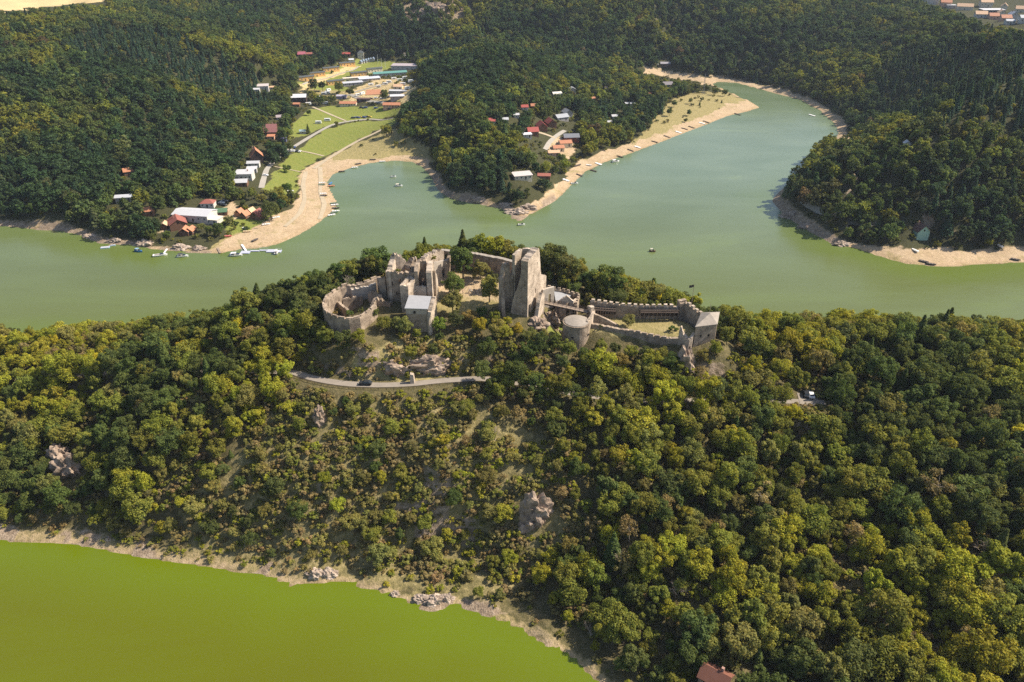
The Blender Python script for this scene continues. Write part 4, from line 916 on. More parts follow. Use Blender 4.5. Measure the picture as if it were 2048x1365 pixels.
house('pink-orange hut in the middle of the peninsula wood', 1188,202, 6,5, 2.6,1.4, 14, PINK, ORR, group=B3, nwin=1)
house('narrow white hut among tall conifers', 1212,183, 4,4, 3.6,1.2, 8, WHITE, TAN, group=B3, nwin=1)
house('pale grey-roofed hut near the dry meadow', 1261,212, 11,4, 2.4,.5, 8, WHITE, LGR, 'flat', group=B3)
house('white hut among trees behind the peninsula shore', 1229,238, 6,5, 2.6,1.2, 10, WHITE, WHR, group=B3, nwin=1)
house('dark-roofed house at the far end of the dry meadow', 1334,176, 11,8, 4,2.6, 8, (.12,.3,.24), (.20,.18,.19), group=B3)
house('pink-red hut left of the dark-roofed house', 1299,194, 5,4, 2.4,1.4, 8, PINK, RED, group=B3, nwin=1)
house('small white hut on the peninsula shore slope', 1218,250, 5,4, 2.4,1.0, 8, WHITE, WHR, group=B3, nwin=1)
house('grey-walled boathouse by the far sandbank', 1330,134, 12,6, 3,1.6, -4, DKB, (.3,.28,.3), group=B3)
house('mint-green house with dark brown gable roof by the right beach', 1837,472, 8,7.5, 3.2,3.6, 96, MINT, DBR, 'gable', 1, group='houses on the right headland')
house('small white chalet alone high in the right headland wood', 1812,296, 3.6,3.6, 2.8,1.5, 80, WHITE, LGR, group='houses on the right headland', nwin=1)
house('red-brown-roofed house among trees at the very bottom of the slope', 1428,1368, 6.8,5.2, 2.8,2.0, -35, (.40,.29,.22), (.20,.085,.055), 'gable', 1, 2, group='houses under the castle hill')
for a in [('white three-storey village block with grey roof',1857,11,22,10,8,2.5,-14,WHITE,LGR,'gable',1,6),('salmon village house right of the three-storey block',1890,13,14,9,5.5,3,-16,PINK,ORR,'gable',1,4),('grey flat village shed behind the salmon house',1901,16,12,8,3.5,.4,-8,GREYW,LGR,'flat',0,2),
 ('long tan-roofed village barn with dark front',1928,20,20,9,4.5,3.5,-22,CREAM,TAN,'gable',0,3),('tall tan-roofed village house behind the white hall',1970,14,16,10,6,4,-10,CREAM,TAN,'gable',1,4),('village hall with long white roof and dark walls',1982,27,30,13,4.5,1.0,2,DKB,WHR,'flat',0,6),
 ('salmon-roofed village house at the white hall\'s left corner',1960,35,13,9,4,3.2,-15,WHITE,TAN,'gable',1,3),('orange village house below the white hall',1985,39,11,8,4,3,-8,PINK,ORR,'gable',1,3),('pale orange village house right of the white hall',2001,33,12,8,4.5,3.2,70,CREAM,TAN,'gable',1,3),
 ('orange-walled village house on the slope edge',2009,43,11,8,4,3,-6,PINK,ORR,'gable',0,3),('white-gabled village house above the slope edge',2024,37,10,8,4.5,3.4,84,WHITE,LGR,'gable',1,2),('small white village house at the lower village edge',2018,49,9,7,3.5,1.5,-10,WHITE,LGR,'gable',0,3),
 ('tan village house at the picture\'s right edge',2040,25,13,9,4.5,3.4,-25,CREAM,TAN,'gable',1,3),('white village house lowest at the right edge',2046,47,11,8,5.5,2.5,-5,WHITE,LGR,'gable',1,3),('steep tan-roofed village house between hall and right edge',2007,19,10,8,4.5,3.5,60,CREAM,TAN,'gable',1,2),
 ('small pale village house at the left end of the village',1838,4,9,7,4,2.5,-12,WHITE,ORR,'gable',0,2)]:
    house(*a, group=B4)

# ---------------------------------------------------------------- boats, docks and jetties
def hull(mb, L, W, h, keel=.35):
    n = 9; lo = []; up = []
    for k in range(n):
        t = k/(n-1); x = -L/2+L*t; wd = W/2*(1-max(0, (t-.45)/.55)**2.2)*(.86+.14*min(1, t*4)); sh = h*(1+.35*max(0, t-.5)**1.5)
        lo.append((x, wd*.6, -keel*(1-max(0, t-.6)*1.6))); up.append((x, wd, sh))
    i = len(mb.v)
    for l, u in zip(lo, up): mb.v += [(l[0], -l[1], l[2]), (u[0], -u[1], u[2]), (u[0], u[1], u[2]), (l[0], l[1], l[2])]
    for k in range(n-1):
        a = i+k*4; b = a+4
        for q in range(4): mb.f.append((a+q, a+(q+1) % 4, b+(q+1) % 4, b+q) if q != 1 else (a+1, a+2, b+2, b+1))
    mb.f.append((i, i+1, i+2, i+3)); mb.f.append((i+(n-1)*4+3, i+(n-1)*4+2, i+(n-1)*4+1, i+(n-1)*4))
    return mb
BWH, BBL, BGL = colmat('boat_white', (.78,.77,.74), .3, .06), colmat('boat_blue', (.05,.20,.45), .4, .1), colmat('boat_glass', (.03,.04,.05), .15, .1)
def motorboat(label, u, v, rz, L=6.5, canopy=None, col=None):
    p = G(u, v); T = bpy.data.objects.new('motorboat', None); C.objects.link(T); T.location = (p.x, p.y, .08); T.rotation_euler = (0, 0, R(rz)); T.empty_display_size = .5
    tag(T, label, 'boat', 'boats on the lake'); W = L*.36
    hull(MB(), L, W, .85).build('hull', col or BWH, T)
    mb = MB(); mb.hexa([(-L*.38,-W*.36,.86), (L*.05,-W*.36,.86), (L*.05,W*.36,.86), (-L*.38,W*.36,.86)], [(-L*.38,-W*.36,.93), (L*.05,-W*.36,.93), (L*.05,W*.36,.93), (-L*.38,W*.36,.93)]); mb.build('cockpit', colmat('cockpit', (.25,.22,.2)), T)
    mb = MB(); mb.hexa([(L*.05,-W*.36,.86), (L*.26,-W*.26,1.0), (L*.26,W*.26,1.0), (L*.05,W*.36,.86)], [(L*.03,-W*.30,1.55), (L*.12,-W*.22,1.5), (L*.12,W*.22,1.5), (L*.03,W*.30,1.55)]); mb.build('windshield', BGL, T)
    if canopy: 
        mb = MB(); mb.hexa([(-L*.4,-W*.4,1.75), (0,-W*.4,1.85), (0,W*.4,1.85), (-L*.4,W*.4,1.75)], [(-L*.4,-W*.38,1.85), (0,-W*.38,2.0), (0,W*.38,2.0), (-L*.4,W*.38,1.85)])
        for x, y in ((-L*.38,-W*.36), (-L*.38,W*.36)): mb.bar((x, y, .9), (x, y, 1.8), .04)
        mb.build('canopy', colmat('canopy', canopy), T)
    MB().box((-L*.53, 0, .2), (.35, .4, .9)).build('outboard_motor', M['dark'], T); return T
motorboat('white motorboat moored left by the rocky bank', 321,513, 18, 8)
motorboat('white motorboat with dark canopy moored off the rocky bank', 366,514, 8, 6.5, (.05,.05,.06))
motorboat('white cabin motorboat left of the floating dock', 473,512, 4, 7.5, (.7,.7,.68))
motorboat('motorboat with brown-white cover at the dock\'s right end', 553,506, 100, 6.5, (.6,.58,.56))
motorboat('pale blue boat with canopy at the left shore', 278,504, -20, 5.5, (.25,.38,.5), BBL)
motorboat('white motorboat lying at the peninsula beach', 1231,325, 25, 7, (.72,.72,.7))
motorboat('white motorboat at the peninsula beach near its tip', 1149,369, 8, 5.5)
motorboat('small white launch out on the inlet', 798,374, 6, 5.5, (.7,.62,.5))
motorboat('small boat alone on the open lake behind the barbican', 1305,505, -12, 3.6, (.62,.55,.45), colmat('boat_brown', (.22,.13,.08)))
motorboat('small white boat off the peninsula tip', 1043,452, 4, 4.5)
motorboat('white launch farther in on the inlet', 787,355, 10, 4)
def dock(label, u, v, segs, colour, name='floating_dock', rz=0, extra=True):
    p = G(u, v); T = bpy.data.objects.new(name, None); C.objects.link(T); T.location = (p.x, p.y, 0); T.rotation_euler = (0, 0, R(rz)); tag(T, label, 'dock', 'docks and jetties'); T.empty_display_size = .5
    for c, d in segs:
        MB().box((c[0], c[1], -.15), (d[0], d[1], .55)).build('float', colour, T); MB().box((c[0], c[1], .403), (d[0]*.97, d[1]*.97, .08)).build('deck', colmat('dock_deck', (.40,.41,.47)), T)
    if extra:
        for c, d in segs[::2]:
            mb = MB()
            for sx in (-1, 1): mb.bar((c[0]+sx*d[0]*.45, c[1]+d[1]*.45, .45), (c[0]+sx*d[0]*.45, c[1]+d[1]*.45, 1.5), .06)
            mb.bar((c[0]-d[0]*.45, c[1]+d[1]*.45, 1.5), (c[0]+d[0]*.45, c[1]+d[1]*.45, 1.5), .05); mb.build('railing', colmat('rail_white', (.75,.75,.75)), T)
    return T
DB = colmat('dock_float', (.30,.34,.50))
dock('blue-white floating dock stepping out from the sand beach', 521,505, [((-8.5,-1.5),(5.5,4)),((-3.5,.6),(5.5,1.6)),((1.5,1.4),(5,1.6)),((6.2,.6),(5,4.2)),((10.5,0),(4,3.4))], DB)
dock('small blue raft moored at the far left shore', 211,498, [((0,0),(5,2.6)),((3.6,2.6),(3,1.4))], colmat('raft', (.24,.42,.55)), 'raft', 14, False)
def gangway(label, a, b, wd=1.3, col=None, group='docks and jetties', name='jetty'):
    A, B = G(*a), G(*b); A.z = max(A.z, .1)+.45; B.z = max(B.z, 0)+.5; T = thing(name, label, 'jetty', tuple(A), group); d = (B-A); nn = Vector((-d.y, d.x, 0)).normalized()*wd/2
    mb = MB(); r_ = [A-nn, B-nn, B+nn, A+nn]; mb.hexa([q-Vector((0, 0, .14)) for q in r_], r_); mb.build('deck', col or M['wood'], T)
    mb = MB(); k = max(2, int(d.length/2.5))
    for i in range(k+1):
        for s in (-1, 1): q = A+d*(i/k)+nn*s*.9; mb.bar((q.x, q.y, min(h1(q.x, q.y), .1)-.6), (q.x, q.y, q.z+.25), .09)
    mb.build('post', M['dark_wood'], T)
gangway('white gangway from the beach to the floating dock', (484,492), (493,504), 1.2, BWH); gangway('short plank jetty left of the cabin motorboat', (436,500), (441,508), 1.1)
gangway('plank gangway to the white motorboat at the rocky bank', (335,501), (327,510), 1.0, BWH); gangway('slanting plank to the far left raft', (226,489), (217,496), .9)
JT = [(1133,363,'dark jetty nearest the peninsula tip'),(1160,353,'jetty with a pale boat lift below the orange bungalows'),(1188,344,'broad pale jetty sticking out below the orange bungalows'),(1198,330,'dark short jetty just left of the beached motorboat'),(1241,316,'jetty right of the beached motorboat'),(1262,303,'pale jetty mid-way along the peninsula beach'),(1276,297,'dark jetty left of the middle of the peninsula beach'),
      (1310,286,'long dark jetty half-way along the peninsula beach'),(1335,276,'jetty right of the half-way one'),(1358,267,'low jetty towards the far end of the beach'),(1370,260,'dark jetty pair, left one'),(1384,257,'dark jetty pair, right one'),(1405,249,'jetty with pale deck near the spit'),(1413,246,'small jetty next to the pale deck'),(1476,231,'lone jetty out on the spit'),(1625,233,'jetty on the opposite far bank')]
for i, (u, v, lb) in enumerate(JT): gangway(lb, (u-7, v-3), (u+5, v+1), 1.6 if i % 3 else 2.2, M['dark_wood'] if i % 3 else BWH)
def rowboat(label, u, v, rz, L=4.2, col=None, group='boats drawn up on the sand'):
    p = G(u, v); T = bpy.data.objects.new('rowboat', None); C.objects.link(T); T.location = (p.x, p.y, p.z+.3); T.rotation_euler = (0, 0, R(rz)); T.empty_display_size = .5; tag(T, label, 'boat', group)
    hull(MB(), L, L*.36, .5, .25).build('hull', col or BWH, T)
    for x in (-.22, .08): MB().box((L*x, 0, .5), (.3, L*.33, .07)).build('seat', M['wood'], T)
    return T
gb, db = colmat('boat_green', (.10,.16,.10)), colmat('boat_dark', (.07,.06,.055))
RB = [(662,369,80,BBL,'bright blue boat at the water on the left beach'),(663,374,20,colmat('boat_orange', (.5,.2,.1)),'orange boat beside the bright blue one'),(645,368,8,BWH,'white boat on sand left of the bright blue boat'),(644,372,4,gb,'dark green boat under the white one on the sand'),
 (647,390,10,BWH,'upper boat of the pair on the middle sand'),(648,394,6,db,'lower boat of the pair on the middle sand'),(668,409,20,gb,'topmost boat in the row at the beach tip'),(670,412,16,BWH,'white boat second from top at the beach tip'),(672,419,8,db,'dark boat in the middle of the beach tip row'),(672,424,22,BWH,'white boat lowest but one at the beach tip'),
 (669,428,28,gb,'greenish boat at the bottom of the beach tip row'),(664,433,34,BWH,'white boat below the beach tip row'),(717,330,30,db,'dark boat at the top of the inlet'),(710,337,20,BWH,'pale boat at the top of the inlet'),(684,345,14,db,'dark boat between inlet top and blue boat'),(765,325,4,BWH,'small pale boat by the inlet\'s far shore'),(746,321,4,db,'dark skiff on the inlet\'s far sand'),
 (553,438,40,BWH,'white dinghy on the lawn right of the red cabin'),(533,452,20,BWH,'white dinghy on the lower lawn edge'),(492,460,-25,BWH,'long pale canoe lying on the sand'),(495,466,4,colmat('boat_tan', (.55,.42,.25)),'tan canoe lying below the pale one'),(456,476,10,colmat('boat_red', (.45,.1,.09)),'reddish boat on the sand left of the canoes'),(511,484,60,db,'dark boat on the lower sand'),(581,384,12,BWH,'white dinghy by the meadow edge'),
 (1847,525,-35,db,'dark boat on the right beach'),(1862,530,-28,db,'second dark boat on the right beach'),(1829,503,110,BWH,'white boat on the upper right beach'),(2030,522,-30,db,'dark boat at the right beach\'s edge'),(1998,494,100,BWH,'white sail dinghy under trees on the right beach'),(1153,333,45,db,'left dark dinghy on the peninsula sand'),(1158,332,45,db,'right dark dinghy on the peninsula sand'),(1178,332,-20,BWH,'white dinghy on the peninsula sand')]
for u, v, rz, c, lb in RB: rowboat(lb, u, v, rz, 5.0, c)

# ---------------------------------------------------------------- cars, caravans
def car_parts(T, col, L=4.4, W=1.8):
    a, b = L/2, W/2; mb = MB(); pr = [(-a,.35), (-a,.85), (-a*.82,.95), (-a*.62,1.42), (a*.12,1.46), (a*.42,.98), (a*.92,.85), (a,.6), (a,.35)]
    i = len(mb.v)
    for x, z in pr: k = .80 if z > 1.1 else 1.0; mb.v += [(x, -b*k, z), (x, b*k, z)]
    n = len(pr)
    for k in range(n): q = (k+1) % n; mb.f.append((i+2*k, i+2*k+1, i+2*q+1, i+2*q))
    mb.f.append(tuple(i+2*k for k in range(n))); mb.f.append(tuple(i+2*(n-1-k)+1 for k in range(n))); mb.build('body', col, T)
    mb = MB()
    for s in (-1, 1): mb.poly([(-a*.70, s*(b+.012), 1.0), (a*.32, s*(b+.012), 1.0), (a*.10, s*(b*.81+.02), 1.38), (-a*.58, s*(b*.81+.02), 1.38)][::s])
    mb.poly([(a*.15,-b*.72,1.43), (a*.15,b*.72,1.43), (a*.40,b*.86,1.03), (a*.40,-b*.86,1.03)][::-1]); mb.poly([(-a*.64,-b*.72,1.40), (-a*.64,b*.72,1.40), (-a*.82,b*.86,1.0), (-a*.82,-b*.86,1.0)]); mb.build('window', BGL, T)
    for x in (-a*.6, a*.6):
        for y in (-b, b):
            mb = MB(); limb_(mb, (x, y-.1, .33), (x, y+.1, .33), .33, .33, 12); mb.build('wheel', M['dark'], T)
    for y in (-b*.7, b*.7): MB().box((a-.02, y, .62), (.08, .3, .14)).build('headlight', BWH, T)
CARS = {}
def car(label, u, v, rz, col=(.75,.75,.75), z=.05, group='cars around the lake', at=None):
    p = at or G(u, v); loc = (p.x, p.y, p.z+z); k = col
    if k not in CARS:
        T = bpy.data.objects.new('parked_car', None); C.objects.link(T); T.empty_display_size = .5; car_parts(T, colmat('car_paint', col, .3, .04)); CARS[k] = T; T.location = loc; T.rotation_euler = (0, 0, R(rz))
    else: T = dup(CARS[k], loc, R(rz))
    tag(T, label, 'car', group); return T
W_, K_, G_c, B_c, R_c = (.75,.75,.74), (.03,.032,.036), (.25,.26,.27), (.06,.10,.25), (.35,.05,.04)
rp = P(731, 769.5, 36); cr_ = car('dark car driving on the narrow road below the castle', 0, 0, 178, K_, .1, at=rp)
car('white car parked in the shaded pull-in right of the castle', 1621,793, 80, W_, .2); car('dark car beside the white one in the pull-in', 1611,792, 80, K_, .2)
for u, v, c, lb in ((583,304,W_,'first white car from left parked on the meadow'),(588,304.5,W_,'second white car parked on the meadow'),(594,305,K_,'black car in the meadow car row'),(600,305.5,W_,'rightmost white car of the meadow car row'),(589,297,B_c,'blue-white car on the lane above the meadow cars'),(531,353,W_,'pale car by the white flat-roofed house'),
  (444,409,W_,'white car behind the white cottage'),(450,406,G_c,'grey car behind the white cottage'),(447,413,K_,'dark car below the white cottage cars'),(706,238,K_,'leftmost dark car of the lane-side row'),(711,237,G_c,'grey car in the lane-side row'),(716,237,B_c,'blue car in the lane-side row'),(721,236.5,(.6,.42,.04),'yellow car in the lane-side row'),(728,236,B_c,'dark blue car right of the yellow one'),(734,236,K_,'black car near the right end of the lane row'),(739,235.5,(.6,.42,.04),'yellow car at the right end of the lane row'),
  (723,217,K_,'dark car between the two orange bungalows'),(731,217.5,B_c,'blue car between the two orange bungalows'),(752,218,B_c,'blue car left of the right bungalow'),(770,219,R_c,'dark red car in front of the right bungalow'),(779,220,K_,'black car in front of the right bungalow'),(742,199,K_,'dark car below the clay court'),(752,198,W_,'white car below the clay court'),(763,199,W_,'white car right of the court cars'),(778,196,G_c,'grey car by the grey shed'),(1318,132,W_,'white car by the far boathouse'),(1340,133,K_,'dark car by the far boathouse')):
    car(lb, u, v, 90 if 580 < u < 602 else rnd.uniform(-10, 25), c)
def caravan(label, u, v, rz, L=6.0):
    p = G(u, v); T = bpy.data.objects.new('caravan', None); C.objects.link(T); T.location = p; T.rotation_euler = (0, 0, R(rz)); T.empty_display_size = .5; tag(T, label, 'caravan', 'caravans')
    a, b = L/2, 1.15; MB().hexa([(-a,-b,.5), (a,-b,.5), (a,b,.5), (-a,b,.5)], [(-a*.9,-b*.95,2.6), (a*.88,-b*.95,2.6), (a*.88,b*.95,2.6), (-a*.9,b*.95,2.6)]).build('body', BWH, T)
    MB().box((0, -b, 1.4), (L*.5, .1, .7)).build('window', BGL, T)
    for y in (-b*.8, b*.8): mb = MB(); limb_(mb, (0, y-.1, .35), (0, y+.1, .35), .35, .35, 10); mb.build('wheel', M['dark'], T)
for u, v, r_, lb in ((637,248,8,'left caravan on the grass beside the lane'),(655,243,6,'right caravan on the grass beside the lane'),(651,209,12,'caravan at the camp meadow\'s left end'),(655,188,10,'caravan under camp trees, lower left'),(657,183,60,'round-topped caravan among camp trees'),(648,190,5,'leftmost caravan among camp trees'),(778,167,5,'caravan by the teal hall\'s end'),(617,211,30,'white van-like caravan below the big grey-white roof'),(800,163,20,'caravan right below the pavilion'),(810,158,20,'farthest caravan below the pavilion'),(806,171,12,'caravan right of the tan clubhouse roof'),(788,160,20,'caravan half-way along the teal hall'),(771,171,8,'caravan above the clay court'),(757,176,14,'caravan at the court\'s upper edge'),(742,172,22,'caravan between the grey-blue block and the court'),(725,190,60,'caravan beside the court\'s lower left corner'),(716,193,30,'caravan by the lane bend in the camp'),(672,199,10,'caravan left of the purple-grey shed'),(640,198,14,'lowest caravan among camp trees'),(815,180,8,'caravan at the camp\'s right edge'),(822,166,16,'last caravan under the right woods')): caravan(lb, u, v, r_)

# ---------------------------------------------------------------- road barrier, hedge, mast, lamp posts
T = thing('road_barrier', 'dark low railing along the outer edge of the castle road', 'railing', tuple(P(760,778,36)))
mb = MB(); rr = [p for p in resample([q for q in ROAD if -95 < q.x < 12], 2.5)]
prev = None
for p in rr:
    q = Vector((p.x, p.y-2.9, h1(p.x, p.y-2.9))); mb.bar(q-Vector((0, 0, .3)), q+Vector((0, 0, .9)), .07)
    if prev is not None: mb.bar(prev+Vector((0, 0, .85)), q+Vector((0, 0, .85)), .08); mb.bar(prev+Vector((0, 0, .45)), q+Vector((0, 0, .45)), .06)
    prev = q
mb.build('railing', M['dark_wood'], T)
p = G(1406, 190); T = thing('power_mast', 'thin lattice mast standing on the dry meadow', 'mast', tuple(p)); mb = MB()
for sx, sy in ((-1,-1), (1,-1), (1,1), (-1,1)): mb.bar((p.x+sx*1.1, p.y+sy*1.1, p.z-.4), (p.x+sx*.15, p.y+sy*.15, p.z+22), .09)
for k in range(9):
    z0, z1 = 22*k/9, 22*(k+1)/9; r0, r1 = 1.1-.95*k/9, 1.1-.95*(k+1)/9
    for (ax, ay), (bx, by) in (((-1,-1),(1,-1)), ((1,-1),(1,1)), ((1,1),(-1,1)), ((-1,1),(-1,-1))): mb.bar((p.x+ax*r0, p.y+ay*r0, p.z+z0), (p.x+bx*r1, p.y+by*r1, p.z+z1), .05)
mb.build('lattice', M['slate'], T); mb = MB(); mb.bar((p.x-2.2, p.y, p.z+19.5), (p.x+2.2, p.y, p.z+19.5), .1); mb.build('cross_arm', M['slate'], T)
for i, (u, v) in enumerate(((756,128),(764,136),(771,137))):
    p = G(u, v); T = thing('lamp_post', ['left','middle','right'][i]+' tall thin pole behind the camp huts', 'lamp post', tuple(p), 'thin poles in the camp'); MB().lathe(p, [(.16, -.3), (.12, 6), (.08, 11)], 8).build('pole', colmat('rail_white', (.75,.75,.75)), T); MB().box((p.x, p.y, p.z+11), (.9, .4, .2)).build('lamp_head', M['slate'], T)

# ---------------------------------------------------------------- people in the courtyard
def person_mesh(seed, pose):
    J = {'pelvis':(0,0,.93,.15,.11), 'waist':(0,0,1.10,.135,.10), 'chest':(0,0,1.30,.165,.115), 'neck':(0,0,1.46,.06,.06), 'head':(0,.01,1.60,.085,.10), 'crown':(0,0,1.70,.07,.085), 'nose':(0,.09,1.60,.03,.03)}
    E = [('pelvis','waist'), ('waist','chest'), ('chest','neck'), ('neck','head'), ('head','crown'), ('head','nose')]
    st = .22 if pose == 'walk' else .04
    for s, n in ((-1, 'L'), (1, 'R')):
        f = st*s; J.update({n+'hip':(s*.09,0,.88,.10,.10), n+'kne':(s*.10,f*.6+.02,.50,.065,.065), n+'ank':(s*.10,f,.09,.045,.045), n+'toe':(s*.11,f+.16,.04,.04,.03), n+'sho':(s*.19,0,1.40,.06,.06), n+'elb':(s*.25,-f*.4-.02,1.13,.043,.043), n+'wri':(s*.24,-f*.8+.08,.90,.03,.03), n+'han':(s*.24,-f*.9+.11,.80,.035,.022)})
        E += [('pelvis',n+'hip'), (n+'hip',n+'kne'), (n+'kne',n+'ank'), (n+'ank',n+'toe'), ('chest',n+'sho'), (n+'sho',n+'elb'), (n+'elb',n+'wri'), (n+'wri',n+'han')]
        for k in range(4): J['%sf%d' % (n, k)] = (s*(.225+.012*k), -f*.9+.10+.018*k, .735-.01*abs(k-1.5), .009, .009); E.append((n+'han', '%sf%d' % (n, k)))
        J[n+'thu'] = (s*.205, -f*.9+.15, .78, .010, .010); E.append((n+'han', n+'thu'))
    ks = list(J); me = bpy.data.meshes.new('person'); me.from_pydata([J[k][:3] for k in ks], [(ks.index(a), ks.index(b)) for a, b in E], [])
    o = bpy.data.objects.new('person_base', me); C.objects.link(o); m = o.modifiers.new('s', 'SKIN'); m.use_smooth_shade = True
    for i, k in enumerate(ks): me.skin_vertices[0].data[i].radius = J[k][3:5]; me.skin_vertices[0].data[i].use_root = (k == 'pelvis')
    sub = o.modifiers.new('d', 'SUBSURF'); sub.levels = 1; sub.render_levels = 1
    bpy.context.view_layer.update(); r = bpy.data.meshes.new_from_object(o.evaluated_get(bpy.context.evaluated_depsgraph_get())); bpy.data.objects.remove(o); return r
PM = [person_mesh(1, 'walk'), person_mesh(2, 'stand')]
SKIN = colmat('skin', (.50,.32,.24)); HAIR = [colmat('hair', c) for c in ((.05,.03,.02), (.2,.13,.06), (.3,.28,.26))]
def person(label, u, v, rz, shirt, legs, k=0):
    p = G(u, v); me = PM[k % 2].copy(); me.materials.clear()
    for m_ in (SKIN, colmat('shirt', shirt), colmat('trousers', legs)): me.materials.append(m_)
    for f in me.polygons:
        c = f.center; f.material_index = 2 if .12 < c.z < .98 and abs(c.x) < .2 else 1 if .98 <= c.z < 1.45 and abs(c.x) < .25 and not (c.z < 1.15 and abs(c.x) > .2) else 0
    o = add_obj('person', me, loc=p); o.rotation_euler = (0, 0, R(rz)); tag(o, label, 'person', 'visitors in the castle courtyard')
    mb = MB(); mb.lathe((0, -.015, 1.60), [(.105, 0), (.112, .06), (.09, .12), (.03, .155)], 10); mb.build('hair', HAIR[k % 3], o); return o
for i, (u, v, s, l, lb) in enumerate([(926,588,(.45,.08,.06),(.05,.06,.1),'person in a red top at the left of the courtyard group'),(937,588,(.75,.75,.72),(.06,.07,.14),'person in a white shirt left in the courtyard group'),(940,587,(.08,.12,.3),(.05,.05,.06),'person in a blue shirt in the courtyard group'),(943,588,(.72,.7,.66),(.2,.2,.22),'person in pale top and grey trousers in the group'),
  (948,583,(.7,.55,.35),(.05,.05,.06),'person in a tan top standing behind the group'),(951,588,(.06,.06,.07),(.1,.12,.2),'person in black in the courtyard group'),(958,586,(.2,.35,.5),(.3,.27,.2),'person in light blue right of the group'),(962,588,(.75,.74,.7),(.05,.05,.06),'person in white and dark trousers at the group\'s right'),(969,578,(.5,.12,.1),(.05,.06,.12),'person in dark red up by the tree'),(985,566,(.75,.75,.75),(.06,.07,.12),'person in a white top near the tower'),(1121,668,(.65,.6,.55),(.06,.06,.08),'person on the path under the footbridge')]):
    person(lb, u, v, rnd.uniform(0, 360), s, l, i)
# ---------------------------------------------------------------- trees
def leaf_mesh(name, cen, nor, size, rng, lv):
    """many small leaf clumps: one irregular quad each, at cen, facing nor"""
    n = len(cen)
    nor = nor/np.linalg.norm(nor, axis=1, keepdims=True)
    r = rng.normal(size=(n, 3)); t = np.cross(nor, r); t /= np.linalg.norm(t, axis=1, keepdims=True)+1e-9
    b = np.cross(nor, t); sz = size[:, None]*.5
    V = np.empty((n, 4, 3))
    for k, (i, j) in enumerate([(-1, -.8), (1, -.6), (.8, 1), (-.7, .8)]):
        V[:, k] = cen + t*sz*i*rng.uniform(.6, 1.2, (n, 1)) + b*sz*j*rng.uniform(.6, 1.2, (n, 1)) + nor*sz*rng.uniform(-.35, .35, (n, 1))
    me = bpy.data.meshes.new(name)
    me.vertices.add(n*4); me.vertices.foreach_set('co', V.astype(np.float32).ravel())
    me.loops.add(n*4); me.loops.foreach_set('vertex_index', np.arange(n*4, dtype=np.int32))
    me.polygons.add(n); me.polygons.foreach_set('loop_start', np.arange(0, n*4, 4, dtype=np.int32)); me.polygons.foreach_set('loop_total', np.full(n, 4, np.int32))
    me.update()
    at = me.attributes.new('lv', 'FLOAT', 'FACE'); at.data.foreach_set('value', lv.astype(np.float32))
    me.materials.append(M['leaf']); return me
def crown_broad(name, seed, nleaf, leaf, h=10.0, rad=4.2, low=.22, nl=20, flat=1.0):
    rng = np.random.default_rng(seed)
    cz = h*(low+1)/2; hz_ = h*(1-low)/2
    lob = []
    for k in range(nl):
        u = (k+.5)/nl; th = 2.399963*k + rng.uniform(-.5, .5); zz = 1-1.75*u + rng.uniform(-.12, .12); zz = max(-.85, min(.95, zz))
        rr = math.sqrt(max(0, 1-zz*zz))**.8
        q = rng.uniform(.36, .98)
        lob.append((rr*math.cos(th)*rad*q*rng.uniform(.8, 1.15), rr*math.sin(th)*rad*q*rng.uniform(.8, 1.15), cz+zz*hz_*q*flat, rad*rng.uniform(.15, .40)))
    lob = np.array(lob); wgt = lob[:, 3]**2; idx = rng.choice(nl, nleaf, p=wgt/wgt.sum())
    d = rng.normal(size=(nleaf, 3)); d[:, 2] += .25; d /= np.linalg.norm(d, axis=1, keepdims=True)
    rr = lob[idx, 3]*rng.uniform(.55, 1.12, nleaf)
    cen = lob[idx, :3] + d*rr[:, None]*np.array([1, 1, .8])
    nor = d*.75 + rng.normal(size=(nleaf, 3))*.45 + np.array([0, 0, .3])
    lv = np.clip(.5 + rng.normal(size=nleaf)*.2 + (rng.uniform(-1, 1, nl)[idx])*.22, 0, 1)
    return leaf_mesh(name, cen, nor, leaf*rng.uniform(.6, 1.3, nleaf), rng, lv), lob
def crown_conifer(name, seed, nleaf, leaf, h=13.0, rad=2.5):
    rng = np.random.default_rng(seed)
    t = rng.uniform(0, 1, nleaf)**.8; tier = np.floor((1-t)*11)/11.0+(1-t)%(1/11.0)*.25
    th = rng.uniform(0, 6.283, nleaf); th = np.round(th/(6.283/9)+tier*3)*(6.283/9)-tier*3+rng.normal(size=nleaf)*.22
    r = rad*(1-(1-t)*.98)*rng.uniform(.3, 1.05, nleaf)
    z = h*.13 + h*.87*(1-t) - r*.28 + rng.normal(size=nleaf)*.12
    cen = np.stack([r*np.cos(th), r*np.sin(th), z], 1)
    nor = np.stack([np.cos(th)*.7, np.sin(th)*.7, np.full(nleaf, .7)], 1) + rng.normal(size=(nleaf, 3))*.35
    return leaf_mesh(name, cen, nor, leaf*rng.uniform(.6, 1.3, nleaf), rng, np.clip(.45+rng.normal(size=nleaf)*.18, 0, 1)), None
def limb_old(V, Fc, a, b, ra, rb, k=6):
    a, b = Vector(a), Vector(b); d = (b-a).normalized(); x = d.orthogonal().normalized(); y = d.cross(x); i = len(V)
    for p, r in ((a, ra), (b, rb)):
        for q in range(k):
            t = 6.28318*q/k; V.append(p + x*math.cos(t)*r + y*math.sin(t)*r)
    for q in range(k): Fc.append((i+q, i+(q+1) % k, i+k+(q+1) % k, i+k+q))
    Fc.append(tuple(i+k+q for q in range(k)))
